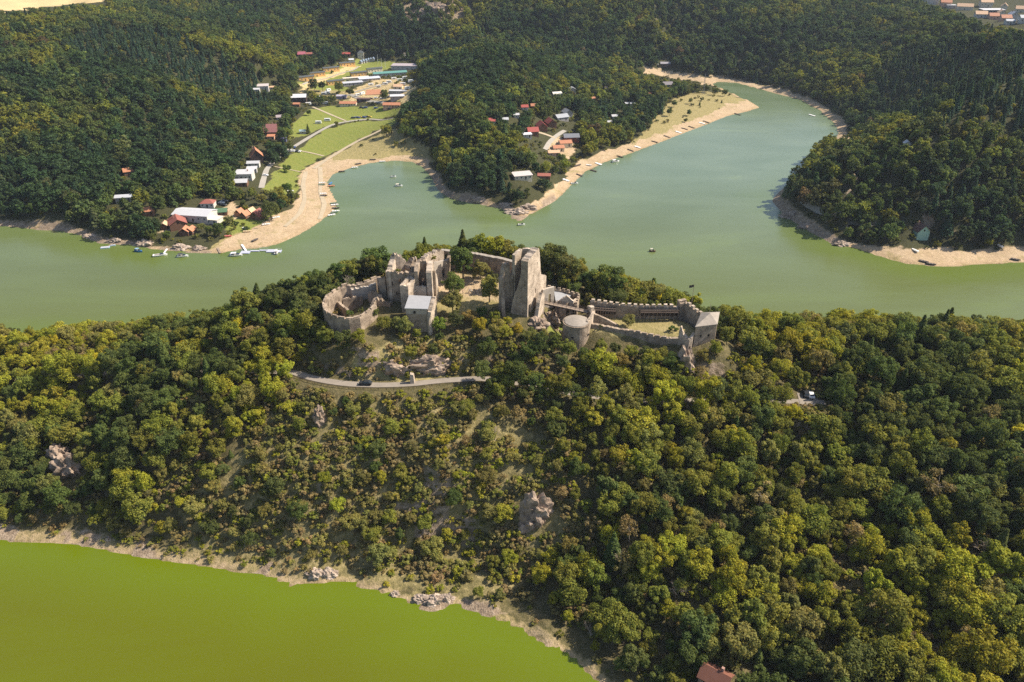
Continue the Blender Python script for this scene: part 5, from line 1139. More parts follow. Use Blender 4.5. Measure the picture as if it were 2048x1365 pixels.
def trunk_mesh(name, seed, h, lob, r0, mat, straight=False):
    rg = random.Random(seed); V = []; Fc = []
    if straight: limb(V, Fc, (0, 0, -1.2), (0, 0, h*.97), r0, .03)
    else:
        f = Vector((rg.uniform(-.3, .3), rg.uniform(-.3, .3), h*.42)); top = f+Vector((rg.uniform(-.5, .5), rg.uniform(-.5, .5), h*.3))
        limb(V, Fc, (0, 0, -1.5), f, r0*1.25, r0*.7); limb(V, Fc, f, top, r0*.7, r0*.3)
        for q in lob[::2]:
            p = f.lerp(top, rg.uniform(0, .8)); limb(V, Fc, p, Vector(q[:3]), r0*.32, r0*.08, 4)
    me = bpy.data.meshes.new(name); me.from_pydata([tuple(v) for v in V], [], Fc); me.materials.append(mat); return me
def bare_mesh(name, seed, h=9.0):
    rg = random.Random(seed); V = []; Fc = []
    def grow(p, d, L, r, lev):
        q = p + d*L; limb(V, Fc, p, q, r, r*.6, 5 if lev < 2 else 3)
        if lev >= 4: return
        for _ in range(3 if lev else 5):
            e = (d + Vector((rg.uniform(-1, 1), rg.uniform(-1, 1), rg.uniform(-.25, .7)))*.85).normalized()
            grow(p.lerp(q, rg.uniform(.55, 1)), e, L*rg.uniform(.55, .8), r*.55, lev+1)
    grow(Vector((0, 0, -1)), Vector((0, 0, 1)), h*.36, .20, 0)
    me = bpy.data.meshes.new(name); me.from_pydata([tuple(v) for v in V], [], Fc); me.materials.append(M['dead_bark']); return me

BROAD = []                    # (crown mesh, trunk mesh) at full detail, nominal height 10 m, radius 4.2 m
for s in range(9):
    h_, r_, lo_ = [(10,4.2,.2),(10,3.7,.15),(10,4.6,.25),(10,4.0,.1),(10,3.3,.12),(10,4.4,.3),(10,3.9,.2),(10,4.8,.2),(10,3.5,.2)][s]
    me, lob = crown_broad('broadleaf_crown', 100+s, 4200, .43, h_, r_, lo_, 24+s % 4*5)
    BROAD.append((me, trunk_mesh('broadleaf_trunk', s, h_, lob, .22, M['bark'])))
BUSH = []
for s in range(5):
    me, lob = crown_broad('bush_leaves', 200+s, 620, .42, 3.2, 1.9+.25*(s % 3), .02, 9)
    BUSH.append((me, trunk_mesh('bush_stem', 20+s, 2.6, lob, .08, M['bark'])))
CONI = []
for s in range(4):
    me, _ = crown_conifer('conifer_crown', 300+s, 1900, .55, 13, 2.5+.3*(s % 2))
    CONI.append((me, trunk_mesh('conifer_trunk', 40+s, 13, None, .2, M['bark'], True)))
SPARSE = []
for s in range(3):
    me, lob = crown_broad('sparse_crown', 400+s, 900, .42, 10, 3.6, .2, 15)
    SPARSE.append((me, trunk_mesh('sparse_trunk', 60+s, 10, lob, .18, M['dead_bark'])))
BARE = [bare_mesh('bare_branches', s) for s in (1, 5, 9)]
FARB = [crown_broad('far_crown', 500+s, 760, .84, 10, [4.2,3.8,4.5,3.6,4.0,4.3][s], [.15,.1,.2,.1,.2,.15][s], 18+s % 3*4)[0] for s in range(6)]
FARC = [crown_conifer('far_conifer', 600+s, 360, 1.15, 11, 3.5)[0] for s in range(3)]

# ---- where no tree may stand (traced clearings, tested where the tree's base and its crown appear on the ground)
CLEAR = BEACH + MEADOW[:3] + MEADOW[4:5] + DRY[:2] + GRAVEL + FIELD[:0] + [[(-600,-60),(222,-60),(212,3),(150,8),(80,15),(20,20),(-600,26)]]
CLEAR += [[(320,438),(345,428),(360,412),(400,400),(440,395),(470,412),(500,415),(545,415),(560,430),(545,448),(470,470),(420,465),(395,478),(345,478),(325,462)],
  [(597,172),(640,140),(690,122),(715,108),(740,118),(830,122),(838,140),(815,205),(800,214),(690,214),(640,185)],
  [(470,375),(478,340),(505,330),(530,340),(545,345),(530,380),(495,385)],[(497,345),(500,300),(528,292),(535,330),(520,345)],[(575,200),(598,180),(620,190),(615,212),(590,215)],
  [(530,278),(530,245),(556,243),(560,285)],
  [(1810,488),(1812,455),(1860,450),(1870,485)],[(1835,-10),(1860,8),(1930,28),(1960,40),(2000,52),(2048,60),(2100,60),(2100,-60),(1835,-60)],
  [(1040,285),(1055,255),(1110,232),(1150,225),(1160,245),(1115,262),(1105,285),(1155,270),(1165,290),(1140,318),(1100,318)],[(1022,378),(1025,340),(1065,338),(1070,365)]]
CASTLE_PX = [(636,640),(640,600),(680,565),(752,545),(766,520),(782,500),(880,498),(1030,512),(1052,494),(1092,540),(1165,578),(1180,600),(1362,600),(1380,600),(1420,630),(1446,640),(1442,692),(1398,715),(1352,712),(1346,690),(1190,682),(1180,704),(1124,700),
  (1092,665),(1050,655),(1000,640),(1000,600),(960,590),(880,560),(872,600),(870,665),(812,663),(806,640),(765,612),(745,650),(700,672),(652,668)]
CASTLE_XY = [(-64,214),(-40,212),(-28,221),(-8,228),(3,222),(20,216),(64,209),(84,214),(80,232),(64,240),(30,244),(18,252),(6,262),(-20,270),(-45,256),(-66,250)]
UNDER_EX = [(-62,217),(-44,214),(-38,222),(-8,229),(3,226),(16,222),(22,221),(60,215),(80,217),(80,232),(64,240),(30,244),(18,252),(6,262),(-20,270),(-45,256),(-64,250)]
ROADVIEW = [(585,748),(610,738),(700,752),(820,752),(960,742),(990,752),(930,775),(830,792),(650,786),(590,770)]
def keep(x, y, h, r, near=False):
    """False where a tree would stand on, or right in front of, something the photo shows clear"""
    z = hgt(x, y); u, v, d = proj(x, y, z); ok = np.ones(len(x), bool)
    u2, v2, _ = proj(x, y, z+h*.6); u3, v3, _ = proj(x, y, z+h*.92)
    rp = r*F/d*.75
    if not near:
        for p in CLEAR:
            ok &= ~inside(u, v, p) & ~inside(u2, v2, p) & ~inside(u2-rp, v2, p) & ~inside(u2+rp, v2, p) & ~inside(u3, v3, p)
    else:
        ok &= ~inside(x, y, CASTLE_XY)
        front = y < np.interp(x, [-70,-40,0,20,80], [222,224,232,226,218])
        for uu, vv in ((u2, v2), (u3, v3), (u2-rp, v2), (u2+rp, v2)):
            ok &= ~(inside(uu, vv, CASTLE_PX) & front)
        ok &= segdist(x, y, ROAD)[0] > 1.9
        for uu, vv in ((u, v), (u2, v2), (u3, v3), (u2-rp, v2), (u2+rp, v2)):
            ok &= ~inside(uu, vv, ROADVIEW) & ~inside(uu, vv, [(1604,775),(1650,775),(1655,812),(1622,850),(1606,835)])
            ok &= ~inside(uu, vv, [(1392,1330),(1455,1330),(1460,1400),(1392,1400)])
    for hx, hy, hzz, hw, hh_, hv in HOUSES:
        if (hy < 330) != near: continue
        hu, hvv, hd = proj(hx, hy, hzz); wp_ = hw*F/hd; up = h*F/hd*.8
        ok &= np.hypot(x-hx, y-hy) > hw*.8+r*.5
        ok &= ~((np.abs(u-hu) < wp_*.8+rp*.75) & (v > hvv-2) & (v-up < hvv-hh_*F/hd*.45))
    return ok
def pickcol(pal, wts, n, rng):
    pal = np.array(pal); i = rng.choice(len(pal), n, p=np.array(wts)/np.sum(wts))
    return pal[i]*rng.uniform(.82, 1.2, (n, 1))*rng.uniform(.93, 1.07, (n, 3)), i
def jgrid(x0, x1, y0, y1, s, rng, jit=.42):
    nx, ny = int((x1-x0)/s), int((y1-y0)/(s*.87))
    ix, iy = np.meshgrid(np.arange(nx), np.arange(ny)); x = x0+(ix+.5*(iy % 2))*s; y = y0+iy*s*.87
    x = x+rng.uniform(-jit, jit, x.shape)*s; y = y+rng.uniform(-jit, jit, y.shape)*s
    return x.ravel(), y.ravel()

# ---- GN stuff: one object that stands copies of a few crowns on its points
LIB = {}
def lib(key, meshes):
    c = bpy.data.collections.new(key)
    for i, m in enumerate(meshes):
        o = bpy.data.objects.new('%s_%02d' % (key, i), m); c.objects.link(o)
    LIB[key] = c; return c
def stuff(name, label, key, pts, scl, rot, idx, tint, cat='woodland'):
    me = bpy.data.meshes.new(name); n = len(pts)
    me.vertices.add(n); me.vertices.foreach_set('co', np.asarray(pts, np.float32).ravel())
    for nm, ty, dat, prop in (('scl', 'FLOAT_VECTOR', scl, 'vector'), ('rot', 'FLOAT_VECTOR', rot, 'vector'), ('idx', 'INT', idx, 'value'), ('tint', 'FLOAT_COLOR', np.concatenate([tint, np.ones((n, 1))], 1), 'color')):
        at = me.attributes.new(nm, ty, 'POINT'); at.data.foreach_set(prop, np.asarray(dat, np.int32 if ty == 'INT' else np.float32).ravel())
    o = add_obj(name, me); o['kind'] = 'stuff'; o['label'] = label; o['category'] = cat
    g = bpy.data.node_groups.new(name, 'GeometryNodeTree')
    g.interface.new_socket('Geometry', in_out='INPUT', socket_type='NodeSocketGeometry'); g.interface.new_socket('Geometry', in_out='OUTPUT', socket_type='NodeSocketGeometry')
    nn = g.nodes.new; gi = nn('NodeGroupInput'); go_ = nn('NodeGroupOutput'); ci = nn('GeometryNodeCollectionInfo'); io = nn('GeometryNodeInstanceOnPoints')
    ci.inputs['Collection'].default_value = LIB[key]; ci.inputs['Separate Children'].default_value = True; ci.inputs['Reset Children'].default_value = True
    def na(nm, ty):
        q = nn('GeometryNodeInputNamedAttribute'); q.data_type = ty; q.inputs['Name'].default_value = nm; return [s for s in q.outputs if s.enabled and s.name == 'Attribute'][0]
    L = g.links.new
    L(gi.outputs[0], io.inputs['Points']); L(ci.outputs[0], io.inputs['Instance']); io.inputs['Pick Instance'].default_value = True
    L(na('idx', 'INT'), io.inputs['Instance Index']); L(na('scl', 'FLOAT_VECTOR'), io.inputs['Scale'])
    er = nn('FunctionNodeEulerToRotation'); L(na('rot', 'FLOAT_VECTOR'), er.inputs[0]); L(er.outputs[0], io.inputs['Rotation'])
    L(io.outputs[0], go_.inputs[0])
    md = o.modifiers.new('copies', 'NODES'); md.node_group = g
    return o
lib('wood', [b[0] for b in BROAD]+[b[0] for b in SPARSE]+[b[0] for b in CONI]); lib('shrub', [b[0] for b in BUSH]); lib('farwood', FARB+FARC)

YG, MG, DG, OL, BR, YE, BG = (.275,.275,.034), (.195,.208,.040), (.108,.138,.040), (.225,.215,.065), (.24,.195,.085), (.40,.36,.03), (.09,.13,.06)
rng = np.random.default_rng(11)
# ---- the near wooded slope
x, y = jgrid(-330, 430, 40, 312, 4.9, rng)
rx_ = np.array([(p.x, p.y-3.4) for p in resample(ROAD, 3.6) if not (-86 < p.x < -4) and not (94 < p.x < 110)]); x = np.concatenate([x, rx_[:, 0]]); y = np.concatenate([y, rx_[:, 1]])
n = len(x); hh = .9*(5.2+8.2*rng.uniform(size=n)**1.3)*np.interp(x, [-200,-60,40,120,200], [.95,.85,.95,1.12,1.15]); ks = rng.uniform(.72, 1.12, n)
z = hgt(x, y); u, v, d = proj(x, y, z)
scrub = inside(u, v, [(560,800),(760,790),(960,800),(1120,900),(1180,1060),(1010,1200),(860,1190),(640,1140),(400,1120),(330,1000),(480,900)])
dn = segdist(x, y, NEAR_POLY, True)[0]; df = segdist(x, y, FAR_POLY, True)[0]
hill = inside(u, v, [(690,690),(860,660),(960,680),(980,745),(840,752),(690,745)])
hh = np.where(scrub, hh*.66, hh); hh = np.where((dn < 9) & (x < 40), np.minimum(hh, 5.5), hh); hh = np.where(hill, hh*.5, hh)
hh = np.where((y > 240) & (y < 285), hh*np.where((x > -100) & (x < 75), 1.12, .8), hh)
ks = np.where(scrub, ks*1.2, ks); r = hh*.42*ks
ok = ~inside(x, y, NEAR_POLY) & ~inside(x, y, FAR_POLY) & (dn > np.where(x < 40, 3.6, 2.5)+r*.4) & (df > 3) & (z > .8) & (np.abs(u-1024) < 2000) & (v < 2100)
ok &= keep(x, y, hh, r, True)
ok &= ~(hill & (rng.uniform(size=n) < .55)) & ~(scrub & (rng.uniform(size=n) < .38)) & ~(rng.uniform(size=n) < .03)
ok &= ~inside(u, v-18, [(1650,1115),(1740,1105),(1770,1180),(1680,1200)])
for q in [(140,930,38),(640,832,26),(1072,1020,42),(370,890,10)]: ok &= np.hypot(u-q[0], (v-q[1]-28)*.8) > q[2]
x, y, z, hh, ks, u, v, d, scrub = [q[ok] for q in (x, y, z, hh, ks, u, v, d, scrub)]
n = len(x); zon = fbm(x/28, y/28, 41, 3)+rng.normal(size=n)*.10
yel = np.clip(1-np.hypot((u-260)/420, (v-700)/75), 0, 1)+np.clip(1-np.hypot((u-1420)/330, (v-830)/130), 0, 1)*.8+np.clip(1-np.hypot((u-1900)/260, (v-880)/70), 0, 1)*.6
drk = np.clip(1-np.hypot((u-1850)/330, (v-730)/110), 0, 1)*1.2+np.clip(1-np.hypot((u-640)/170, (v-600)/110), 0, 1)+np.clip(1-np.hypot((u-60)/140, (v-960)/130), 0, 1)+np.clip(1-np.hypot((u-1250)/200, (v-560)/80), 0, 1)*.8
cls = np.where(zon+yel*.22-drk*.25 > .62, 0, np.where(zon+yel*.22-drk*.25 > .46, 1, 2))
q = rng.uniform(size=n); cls = np.where(q < .10+.36*scrub, 3, cls); cls = np.where((q > .955) & (drk < .3), 4, cls); cls = np.where((q > .89) & (q < .95) & (yel > .25), 5, cls)
PAL = np.array([YG, MG, DG, OL, BR, YE]); CNAME = ['yellow-green', 'mid-green', 'dark green', 'olive', 'brownish', 'golden yellow']
tint = PAL[cls]*rng.uniform(.8, 1.22, (n, 1))*rng.uniform(.93, 1.07, (n, 3))
var = rng.integers(0, len(BROAD), n); var = np.where(cls == 4, len(BROAD)+rng.integers(0, 3, n), var); cn_ = (cls == 2) & (rng.uniform(size=n) < .035); var = np.where(cn_, len(BROAD)+3+rng.integers(0, 4, n), var); ks = np.where(cn_, ks*1.6, ks)
sz = np.stack([hh/10*ks, hh/10*ks, hh/10], 1); rot = np.stack([rng.normal(size=n)*.06, rng.normal(size=n)*.06, rng.uniform(0, 6.28, n)], 1)
order = np.argsort(-hh*ks/d*np.where((u > 5) & (u < 2043) & (v < 1400), 1, 0)); ind = np.zeros(n, bool); ind[order[:N_IND]] = True
near = dict(x=x, y=y, z=z, sz=sz, rot=rot, var=var, tint=tint, cls=cls, u=u, v=v, d=d, hh=hh)
m = ~ind
stuff('wooded_slope', 'dense mixed broadleaf wood over the castle hill and its ridge', 'wood', np.stack([x, y, z-.2], 1)[m], sz[m], rot[m], var[m], tint[m])

# ---- the far hills
x, y = jgrid(-1000, 1000, 330, 1480, 7.6, rng, .45)
n = len(x); z = hgt(x, y); u, v, d = proj(x, y, z); hh = rng.uniform(7.5, 14.5, n); ks = rng.uniform(.8, 1.2, n)
ok = (np.abs(u-1024) < 1330) & (v > -190) & ~inside(x, y, FAR_POLY); x, y, z, u, v, d, hh, ks = [q[ok] for q in (x, y, z, u, v, d, hh, ks)]
pine = inside(u, v, [(180,60),(330,70),(560,180),(540,230),(380,190),(240,130),(120,110)]) | inside(u, v, [(1730,190),(1800,110),(2400,60),(2400,290),(1900,270),(1760,250)])
hh = np.where(pine, hh*.8, hh); ks = np.where(pine, ks*.85, ks)
dsf = segdist(x, y, FAR_POLY, True)[0]
ok = keep(x, y, hh, hh*.42*ks) & (dsf > 7) & (z > .7)
ok &= ~(inside(u, v, [(790,8),(850,0),(930,0),(960,30),(900,50),(820,45)]) & (rng.uniform(size=len(x)) < .35))
x, y, z, u, v, d, hh, ks, pine = [q[ok] for q in (x, y, z, u, v, d, hh, ks, pine)]
n = len(x); zon = fbm(x/70, y/70, 51, 4)*1.15-.06+rng.normal(size=n)*.07
cls = np.where(zon > .70, 0, np.where(zon > .52, 1, 2)); q = rng.uniform(size=n); cls = np.where(q < .04, 3, cls); cls = np.where(q > .996, 4, cls); cls = np.where((q > .975) & (q < .978), 5, cls)
PALF = np.array([(.185,.20,.036), (.10,.135,.042), (.050,.086,.037), (.105,.12,.045), (.13,.105,.055), (.19,.18,.035), (.062,.098,.05)])
cls = np.where(pine & (q < .9), 6, cls)
tint = PALF[cls]*rng.uniform(.75, 1.25, (n, 1))*rng.uniform(.93, 1.07, (n, 3))
con = (rng.uniform(size=n) < .13) | (pine & (rng.uniform(size=n) < .75)); con &= (cls != 0)
var = np.where(con, 6+rng.integers(0, 3, n), rng.integers(0, 6, n))
s0 = hh/10; sz = np.stack([s0*ks, s0*ks, s0*np.where(con, .95, 1)], 1); rot = np.stack([np.zeros(n), np.zeros(n), rng.uniform(0, 6.28, n)], 1)
tint = np.where(con[:, None], tint*np.array([.8, .92, 1.1]), tint)
grp = np.where(u < 850-np.clip((v-130)*-.5, -300, 300)*0, 0, 1); grp = np.where((y > 1000) | ((v < 95) & (u > 600)), 3, grp); grp = np.where((u > 1530) & (grp != 3), 2, grp); grp = np.where((u > 780) & (grp == 0) & (v > 120), 1, grp)
for g_, nm, lb in ((0, 'woodland', 'dark green wood covering the hill left of the camp meadow'), (1, 'woodland', 'mixed wood on the rounded peninsula between the two lake arms'),
                   (2, 'woodland', 'dense wood with pines on the headland at the right bank'), (3, 'woodland', 'shaded distant wood on the valley side behind the camp')):
    m = grp == g_; stuff(nm, lb, 'farwood', np.stack([x, y, z-.3], 1)[m], sz[m], rot[m], var[m], tint[m])

# ---- undergrowth on the near slope and along its rocky shore
x, y = jgrid(-300, 400, 60, 300, 2.1, rng, .5)
n = len(x); z = hgt(x, y); u, v, d = proj(x, y, z); dn = segdist(x, y, NEAR_POLY, True)[0]
s_ = rng.uniform(.35, 1.15, n)*np.where(dn < 9, .6, 1)
ok = ~inside(x, y, NEAR_POLY) & ~inside(x, y, FAR_POLY) & (z > .4) & (dn > 1.6) & (np.abs(u-1024) < 1900) & (v < 1900) & (fbm(x/9, y/9, 61, 3) > .38-.2*inside(u, v, [(560,800),(1120,900),(1180,1060),(860,1190),(400,1120)])) & ~inside(x, y, UNDER_EX) & (segdist(x, y, ROAD)[0] > 3)
ok |= inside(u, v, [(690,690),(760,675),(860,672),(960,680),(980,745),(840,752),(690,745)]) & (rng.uniform(size=n) < .85) & ~inside(x, y, UNDER_EX) & (segdist(x, y, ROAD)[0] > 3)
ok |= inside(u, v, [(570,778),(820,784),(990,768),(1010,850),(560,850)]) & (rng.uniform(size=n) < .8) & (segdist(x, y, ROAD)[0] > 3)
ROADVIEW_U = [(585,750),(610,742),(700,756),(820,756),(960,746),(990,752),(930,767),(830,777),(700,780),(600,768)]
ok &= (rng.uniform(size=n) > np.where(dn < 7, .35, .1))
front = y < np.interp(x, [-70,-40,0,20,80], [222,224,232,226,218]); u2, v2, _ = proj(x, y, z+s_*3)
ok &= ~(inside(u2, v2, CASTLE_PX) & front) & ~inside(u2, v2, ROADVIEW_U)
for q in [(140,930,34),(640,832,22),(1072,1020,38)]: ok &= np.hypot(u-q[0], (v-q[1]-10)*.8) > q[2]
x, y, z, s_ = [q[ok] for q in (x, y, z, s_)]; n = len(x)
pc, _ = pickcol([MG, OL, YG, BR, (.27,.22,.10)], [.16, .34, .14, .2, .30], n, rng)
stuff('undergrowth', 'dry scrub and low bushes between the trees of the near slope', 'shrub', np.stack([x, y, z-.1], 1), np.stack([s_, s_, s_*rng.uniform(.6, 1, n)], 1),
      np.stack([np.zeros(n), np.zeros(n), rng.uniform(0, 6.28, n)], 1), rng.integers(0, len(BUSH), n), pc, 'undergrowth')

# ---- bushes on the far banks, between the cabins and along the edges of the woods
x, y = jgrid(-420, 520, 380, 1010, 4.2, rng, .5)
z = hgt(x, y); u, v, d = proj(x, y, z); dsf = segdist(x, y, FAR_POLY, True)[0]; n = len(x)
pr = np.full(n, .34)
for p in MEADOW[:3]+BEACH: pr = np.where(inside(u, v, p), 0.0, pr)
for p in DRY[:2]: pr = np.where(inside(u, v, p), .05, pr)
for p in GRAVEL+[DRY[6]]: pr = np.where(inside(u, v, p), .07, pr)
pr = np.where(dsf < 9, .10, pr)
for p in BEACH+MEADOW[:3]: pr = np.where(inside(u, v, p), 0.0, pr)
ok = ~inside(x, y, FAR_POLY) & (dsf > 4) & (z > .6) & (np.abs(u-1024) < 1100) & (rng.uniform(size=n) < pr) & ~inside(u, v, [(733,178),(764,178),(767,193),(728,193)])
for hx, hy, hzz, hw, hh_, hv in HOUSES:
    if hy > 330: ok &= ~((np.abs(x-hx) < hw+1.5) & (y < hy+hw) & (y > hy-hw-5))
for lp_, lw in LANES[2:]: ok &= segdist(x, y, lp_)[0] > lw/2+2.2
x, y, z = x[ok], y[ok], z[ok]; n = len(x); s_ = rng.uniform(.45, 1.25, n)
pc, _ = pickcol([MG, OL, DG, YG], [.4, .2, .3, .1], n, rng)
stuff('shrubbery', 'low bushes scattered around the cabins and banks across the lake', 'shrub', np.stack([x, y, z-.1], 1), np.stack([s_, s_, s_*rng.uniform(.7, 1.2, n)], 1), np.stack([np.zeros(n), np.zeros(n), rng.uniform(0, 6.28, n)], 1), rng.integers(0, len(BUSH), n), pc*.8, 'shrubbery')

# ---- single trees
def tree(name, label, kind, var, x, y, z, sc, rz, tint, group, cat='tree', tilt=(0, 0)):
    o = bpy.data.objects.new(name, None); C.objects.link(o); o.location = (x, y, z); o.scale = sc; o.rotation_euler = (tilt[0], tilt[1], rz); o.empty_display_size = .5
    o['label'] = label; o['category'] = cat; o['group'] = group
    cm, tm = kind[var % len(kind)]
    c = add_obj('crown', cm, o); c['tint'] = [float(t) for t in tint]
    add_obj('trunk', tm, o)
    return o
ORD = ['', 'second', 'third', 'fourth', 'fifth', 'sixth', 'seventh', 'eighth', 'ninth', 'tenth', 'eleventh', 'twelfth', 'thirteenth', 'fourteenth', 'fifteenth', 'sixteenth', 'seventeenth', 'eighteenth', 'nineteenth', 'twentieth']
MARKS = [('below the castle road', 780, 830), ('below the ring wall', 660, 730), ('beside the pale rock outcrop at mid-slope', 1072, 1000), ('under the round bastion', 1150, 780), ('under the corner turret', 1370, 770),
  ('by the parking pull-in', 1630, 850), ('on the ridge right of the barbican', 1600, 690), ('on the dark right ridge', 1880, 720), ('at the right edge of the slope', 1990, 960), ('near the red-brown roof at the foot', 1420, 1290),
  ('above the rocky shore point', 900, 1130), ('on the shore right of the rocky point', 1130, 1220), ('in the lower right corner', 1900, 1290), ('beside the bare grassy patch low on the right', 1700, 1120), ('along the left lakeshore', 300, 1040),
  ('beside the left rock outcrop', 150, 900), ('on the ridge at the left edge', 90, 720), ('on the yellowing left ridge', 330, 730), ('beside the small crag under the road', 640, 870), ('in the middle of the right slope', 1480, 960),
  ('on the lower middle slope', 1330, 1120), ('on the scrubby middle slope', 820, 980), ('on the left middle slope', 440, 930), ('above the right slope clearing', 1720, 980), ('behind the castle walls', 950, 500), ('on the ridge behind the barbican', 1270, 570)]
groups = {}
idxs = [i for i in range(len(near['x'])) if ind[i]]
for i in idxs:
    u_, v_ = near['u'][i], near['v'][i]-near['hh'][i]*3
    k = min(range(len(MARKS)), key=lambda k: (MARKS[k][1]-u_)**2+((MARKS[k][2]-v_)*1.3)**2)
    groups.setdefault((k, int(near['cls'][i])), []).append(i)
for (k, c_), mem in groups.items():
    mem.sort(key=lambda i: near['u'][i]); nm = len(mem)
    for j, i in enumerate(mem):
        cn = CNAME[c_]
        if nm == 1: lb = 'only %s tree %s' % (cn, MARKS[k][0])
        else:
            w_ = 'leftmost' if j == 0 else 'rightmost' if j == nm-1 else ORD[min(j, 19)]+' from the left'
            lb = '%s %s tree %s' % (w_, cn, MARKS[k][0])
        vi = int(near['var'][i]); kd, vi, tn = (BROAD, vi, 'broadleaf_tree') if vi < len(BROAD) else (SPARSE, vi-len(BROAD), 'broadleaf_tree') if vi < len(BROAD)+3 else (CONI, vi-len(BROAD)-3, 'conifer_tree')
        tree(tn, lb.replace(' tree ', ' conifer ') if kd is CONI else lb, kd, vi, near['x'][i], near['y'][i], near['z'][i]-.2, near['sz'][i], near['rot'][i][2], near['tint'][i], 'broadleaf trees on the near slope', tilt=near['rot'][i][:2])
# ---------------------------------------------------------------- trees standing alone, and the castle's own trees
def lone(u, v, h, kind, cls, where, at=None, wide=1.0):
    p = Vector(at) if at else G(u, v); rg = random.Random(int(u*7+v*13)); t = [c*rg.uniform(.85, 1.15) for c in (PAL[cls] if cls < 6 else DG)]
    if kind == 'c': wide = wide*1.35; s = h/13; kd, nm = CONI, 'conifer_tree'
    elif kind == 's': s = h/3.2; kd, nm = BUSH, 'bush'
    else: s = h/10; kd, nm = BROAD, 'broadleaf_tree'
    cn = {'c': 'conifer', 's': 'bush', 'b': 'tree'}[kind]; cc = CNAME[cls] if cls < 6 else 'dark green'
    tree(nm, '%s %s %s' % (cc, cn, where), kd, rg.randrange(9), p.x, p.y, p.z-.15, (s*wide, s*wide, s), rg.uniform(0, 6.28), t, 'single trees and bushes', 'bush' if kind == 's' else 'tree')
L_ = lone
L_(909,592,9.5,'b',2,'standing nearest the chamber in the courtyard',None,1.15); L_(906,634,11,'b',3,'tall in front of the courtyard below the round tree'); L_(926,556,14.5,'b',2,'tallest against the curtain wall',(XY(926,258,51), 258, h1(XY(926,258,51), 258))); L_(961,568,8,'b',3,'right of the tallest courtyard tree',(XY(961,256,51), 256, h1(XY(961,256,51), 256)))
L_(979,606,10,'b',3,'with bare trunk beside the tower annex'); L_(984,583,8,'b',2,'in shade left of the tower annex'); L_(852,560,14,'c',2,'standing alone behind the castle\'s rear wall', (XY(852,274,50), 274, h1(XY(852,274,50), 274))); L_(927,520,16,'c',2,'rising highest behind the curtain wall', (XY(927,278,50), 278, h1(XY(927,278,50), 278))); L_(915,520,10,'c',2,'left of the curtain wall\'s highest conifer', (XY(915,280,50), 280, h1(XY(915,280,50), 280)))
L_(1256,655,5,'b',3,'inside the barbican yard',None,1.2); L_(1346,664,2.6,'s',2,'alone on the barbican lawn',None,1.1)
for i, (u, v, h, k, c) in enumerate([(769,664,6,'b',1),(809,672,8,'b',3),(748,640,5,'b',2),(792,668,6,'b',2),(835,682,5,'b',1),(720,690,6,'b',1),(690,698,7,'b',2),(655,692,7,'b',1),(880,668,6,'b',1),(912,662,7,'b',2),(940,652,6,'b',3),(964,640,5,'b',2),(990,648,5,'b',1),(1015,655,4,'b',0),(1035,672,5,'b',0),(960,668,6,'b',0),(1005,684,7,'b',0),(1060,688,6,'b',3),(1085,682,5,'b',1),(1110,700,6,'b',2),
  (1135,718,7,'b',1),(1165,728,6,'b',2),(1200,706,5,'b',1),(1228,714,5.5,'b',2),(1262,722,6,'b',1),(1290,722,5.5,'b',2),(1322,726,6,'b',1),(1342,738,6,'b',2),(1240,745,7,'b',3),(1185,745,8,'b',1),(1300,745,8,'b',0),(1405,725,5,'b',3),(1430,712,6,'b',1),(1452,690,7,'b',1),(640,675,8,'b',1),(625,650,9,'b',2),(1455,668,8,'b',2)]):
    names = ['under the stone house\'s left','slim below the stone house','in the hollow between ring wall and palace','close under the stair tower','at the stone house\'s foot','under the ring wall\'s right curve','under the middle of the ring wall','under the ring wall\'s left','below the stone house\'s right corner','below the courtyard\'s left','below the middle of the courtyard','below the courtyard shadow','left below the keep tower','at the keep tower\'s foot','right under the sunlit rock base','lower below the courtyard','on the slope under the keep tower','below the tower rock base','left of the round bastion','just below the round bastion\'s left',
      'below the round bastion','right below the round bastion','against the barbican front wall\'s left','second along the barbican front wall','under the barbican front wall\'s middle','fourth along the barbican front wall','under the battlemented front wall','beside the corner turret','lower down in front of the barbican','lower down right of the bastion','lower down before the battlements','on the turret\'s rock spur','below the pyramid-roofed corner tower','right of the corner tower','left of the ring wall','left above the ring wall','behind the corner tower']
    L_(u, v, h, k, c, names[i])
